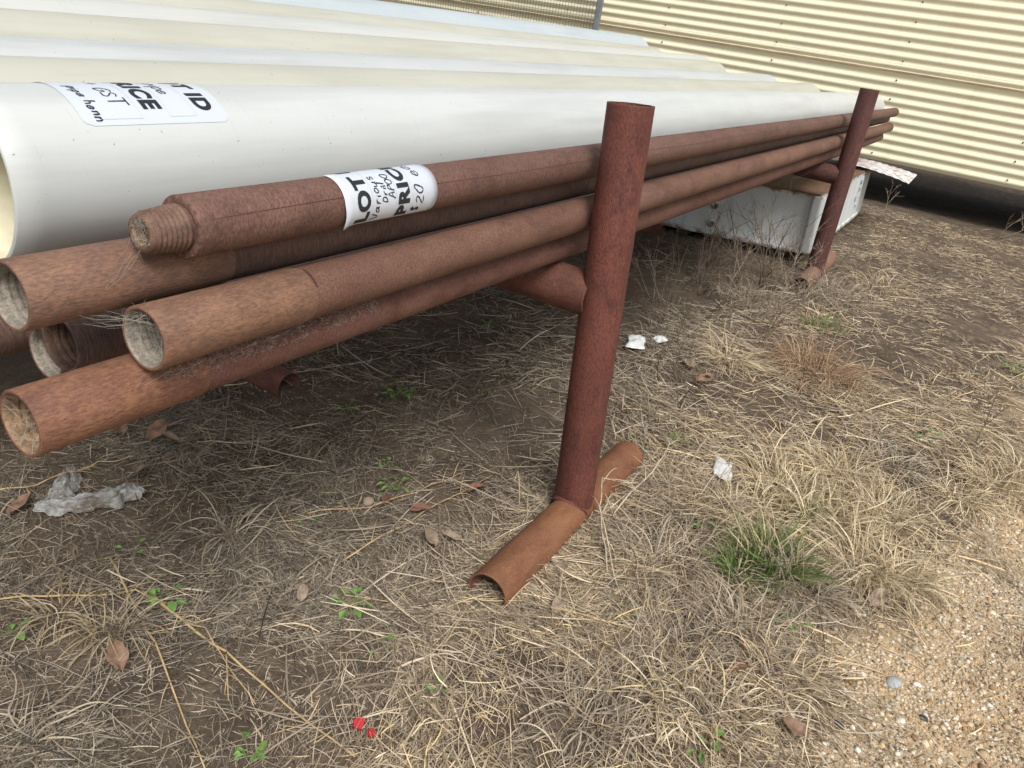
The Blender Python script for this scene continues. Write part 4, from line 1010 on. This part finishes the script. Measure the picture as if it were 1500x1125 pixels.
crumple('paper_scrap', 3.569, 1.179, .17, .10, .03, 'scrap', 'white paper scrap on the ground right of the near post', 'paper scrap', .4, 6, 14)
crumple('paper_scrap', 3.72, 1.105, .10, .06, .03, 'scrap', 'narrow white scrap beside the larger paper', 'paper scrap', -.4, 7, 12)
crumple('paper_scrap', 2.655, .430, .15, .07, .016, 'scrap', 'torn white paper scrap on straw right of the orange foot', 'paper scrap', .15, 8, 14)
crumple('paper_scrap', 3.42, 1.32, .06, .05, .03, 'scrap', 'crumpled white scrap just left of the near post', 'paper scrap', .7, 9, 12)
for x, y, a, s, lab in ((.958, .738, .5, 1.0, 'red plastic shard near the bottom edge'), (.955, .700, 1.4, .7, 'smaller red plastic shard beside the first')):
    z = float(hgt(x, y)); w = .0125 * s
    P2 = [(-w, -w * .8), (w * .9, -w), (w * 1.1, w * .3), (w * .2, w * 1.1), (-w * .9, w * .7)]
    V = [(p[0], p[1], 0 + .2 * p[0]) for p in P2] + [(p[0] * .95, p[1] * .95, .005 + .2 * p[0]) for p in P2]
    F = [(4, 3, 2, 1, 0), (5, 6, 7, 8, 9)] + [(i, (i + 1) % 5, 5 + (i + 1) % 5, 5 + i) for i in range(5)]
    ob = mesh_obj('plastic_shard', V, F, M['red'], smooth=False); ob.location = (x, y, z + .014); ob.rotation_euler = (.2, -.25, a); tag(ob, lab, 'plastic shard')
def stone(x, y, r, sc, col, label, rot):
    bm = bmesh.new(); bmesh.ops.create_icosphere(bm, subdivisions=3, radius=r)
    for v in bm.verts:
        v.co *= 1 + .07 * math.sin(v.co.x * 90 + 1) * math.sin(v.co.y * 70) + random.gauss(0, .012)
        v.co = Vector((v.co.x * sc[0], v.co.y * sc[1], v.co.z * sc[2]))
    me = bpy.data.meshes.new('stone'); bm.to_mesh(me); bm.free(); me.materials.append(col); me.polygons.foreach_set('use_smooth', [True] * len(me.polygons))
    ob = bpy.data.objects.new('stone', me); COL.objects.link(ob); ob.location = (x, y, float(hgt(x, y)) + r * sc[2] * .55); ob.rotation_euler = (0, 0, rot); tag(ob, label, 'stone'); return ob
M['stone_grey'] = plain('stone_grey', (.36, .38, .38), .8, .3, .12, 60, .3); M['stone_tan'] = plain('stone_tan', (.31, .25, .185), .85, .2, .15, 60, .3); M['stone_dark'] = plain('stone_dark', (.07, .065, .06), .8, .3, .2, 60, .4)
stone(1.943, -.277, .022, (1.25, .8, .5), M['stone_grey'], 'smooth grey oval stone on the gravel', -.5)
stone(1.598, 1.264, .018, (1.1, 1, .8), M['stone_tan'], 'tan rounded stone beside the round-leaved weed', .2)
stone(1.690, -.176, .013, (1.3, .9, .6), M['stone_dark'], 'dark bark-like lump on the lower gravel', .6)
stone(1.865, -.36, .010, (1.2, .9, .6), M['stone_dark'], 'small dark pebble at the lower right of the gravel', 1.1)
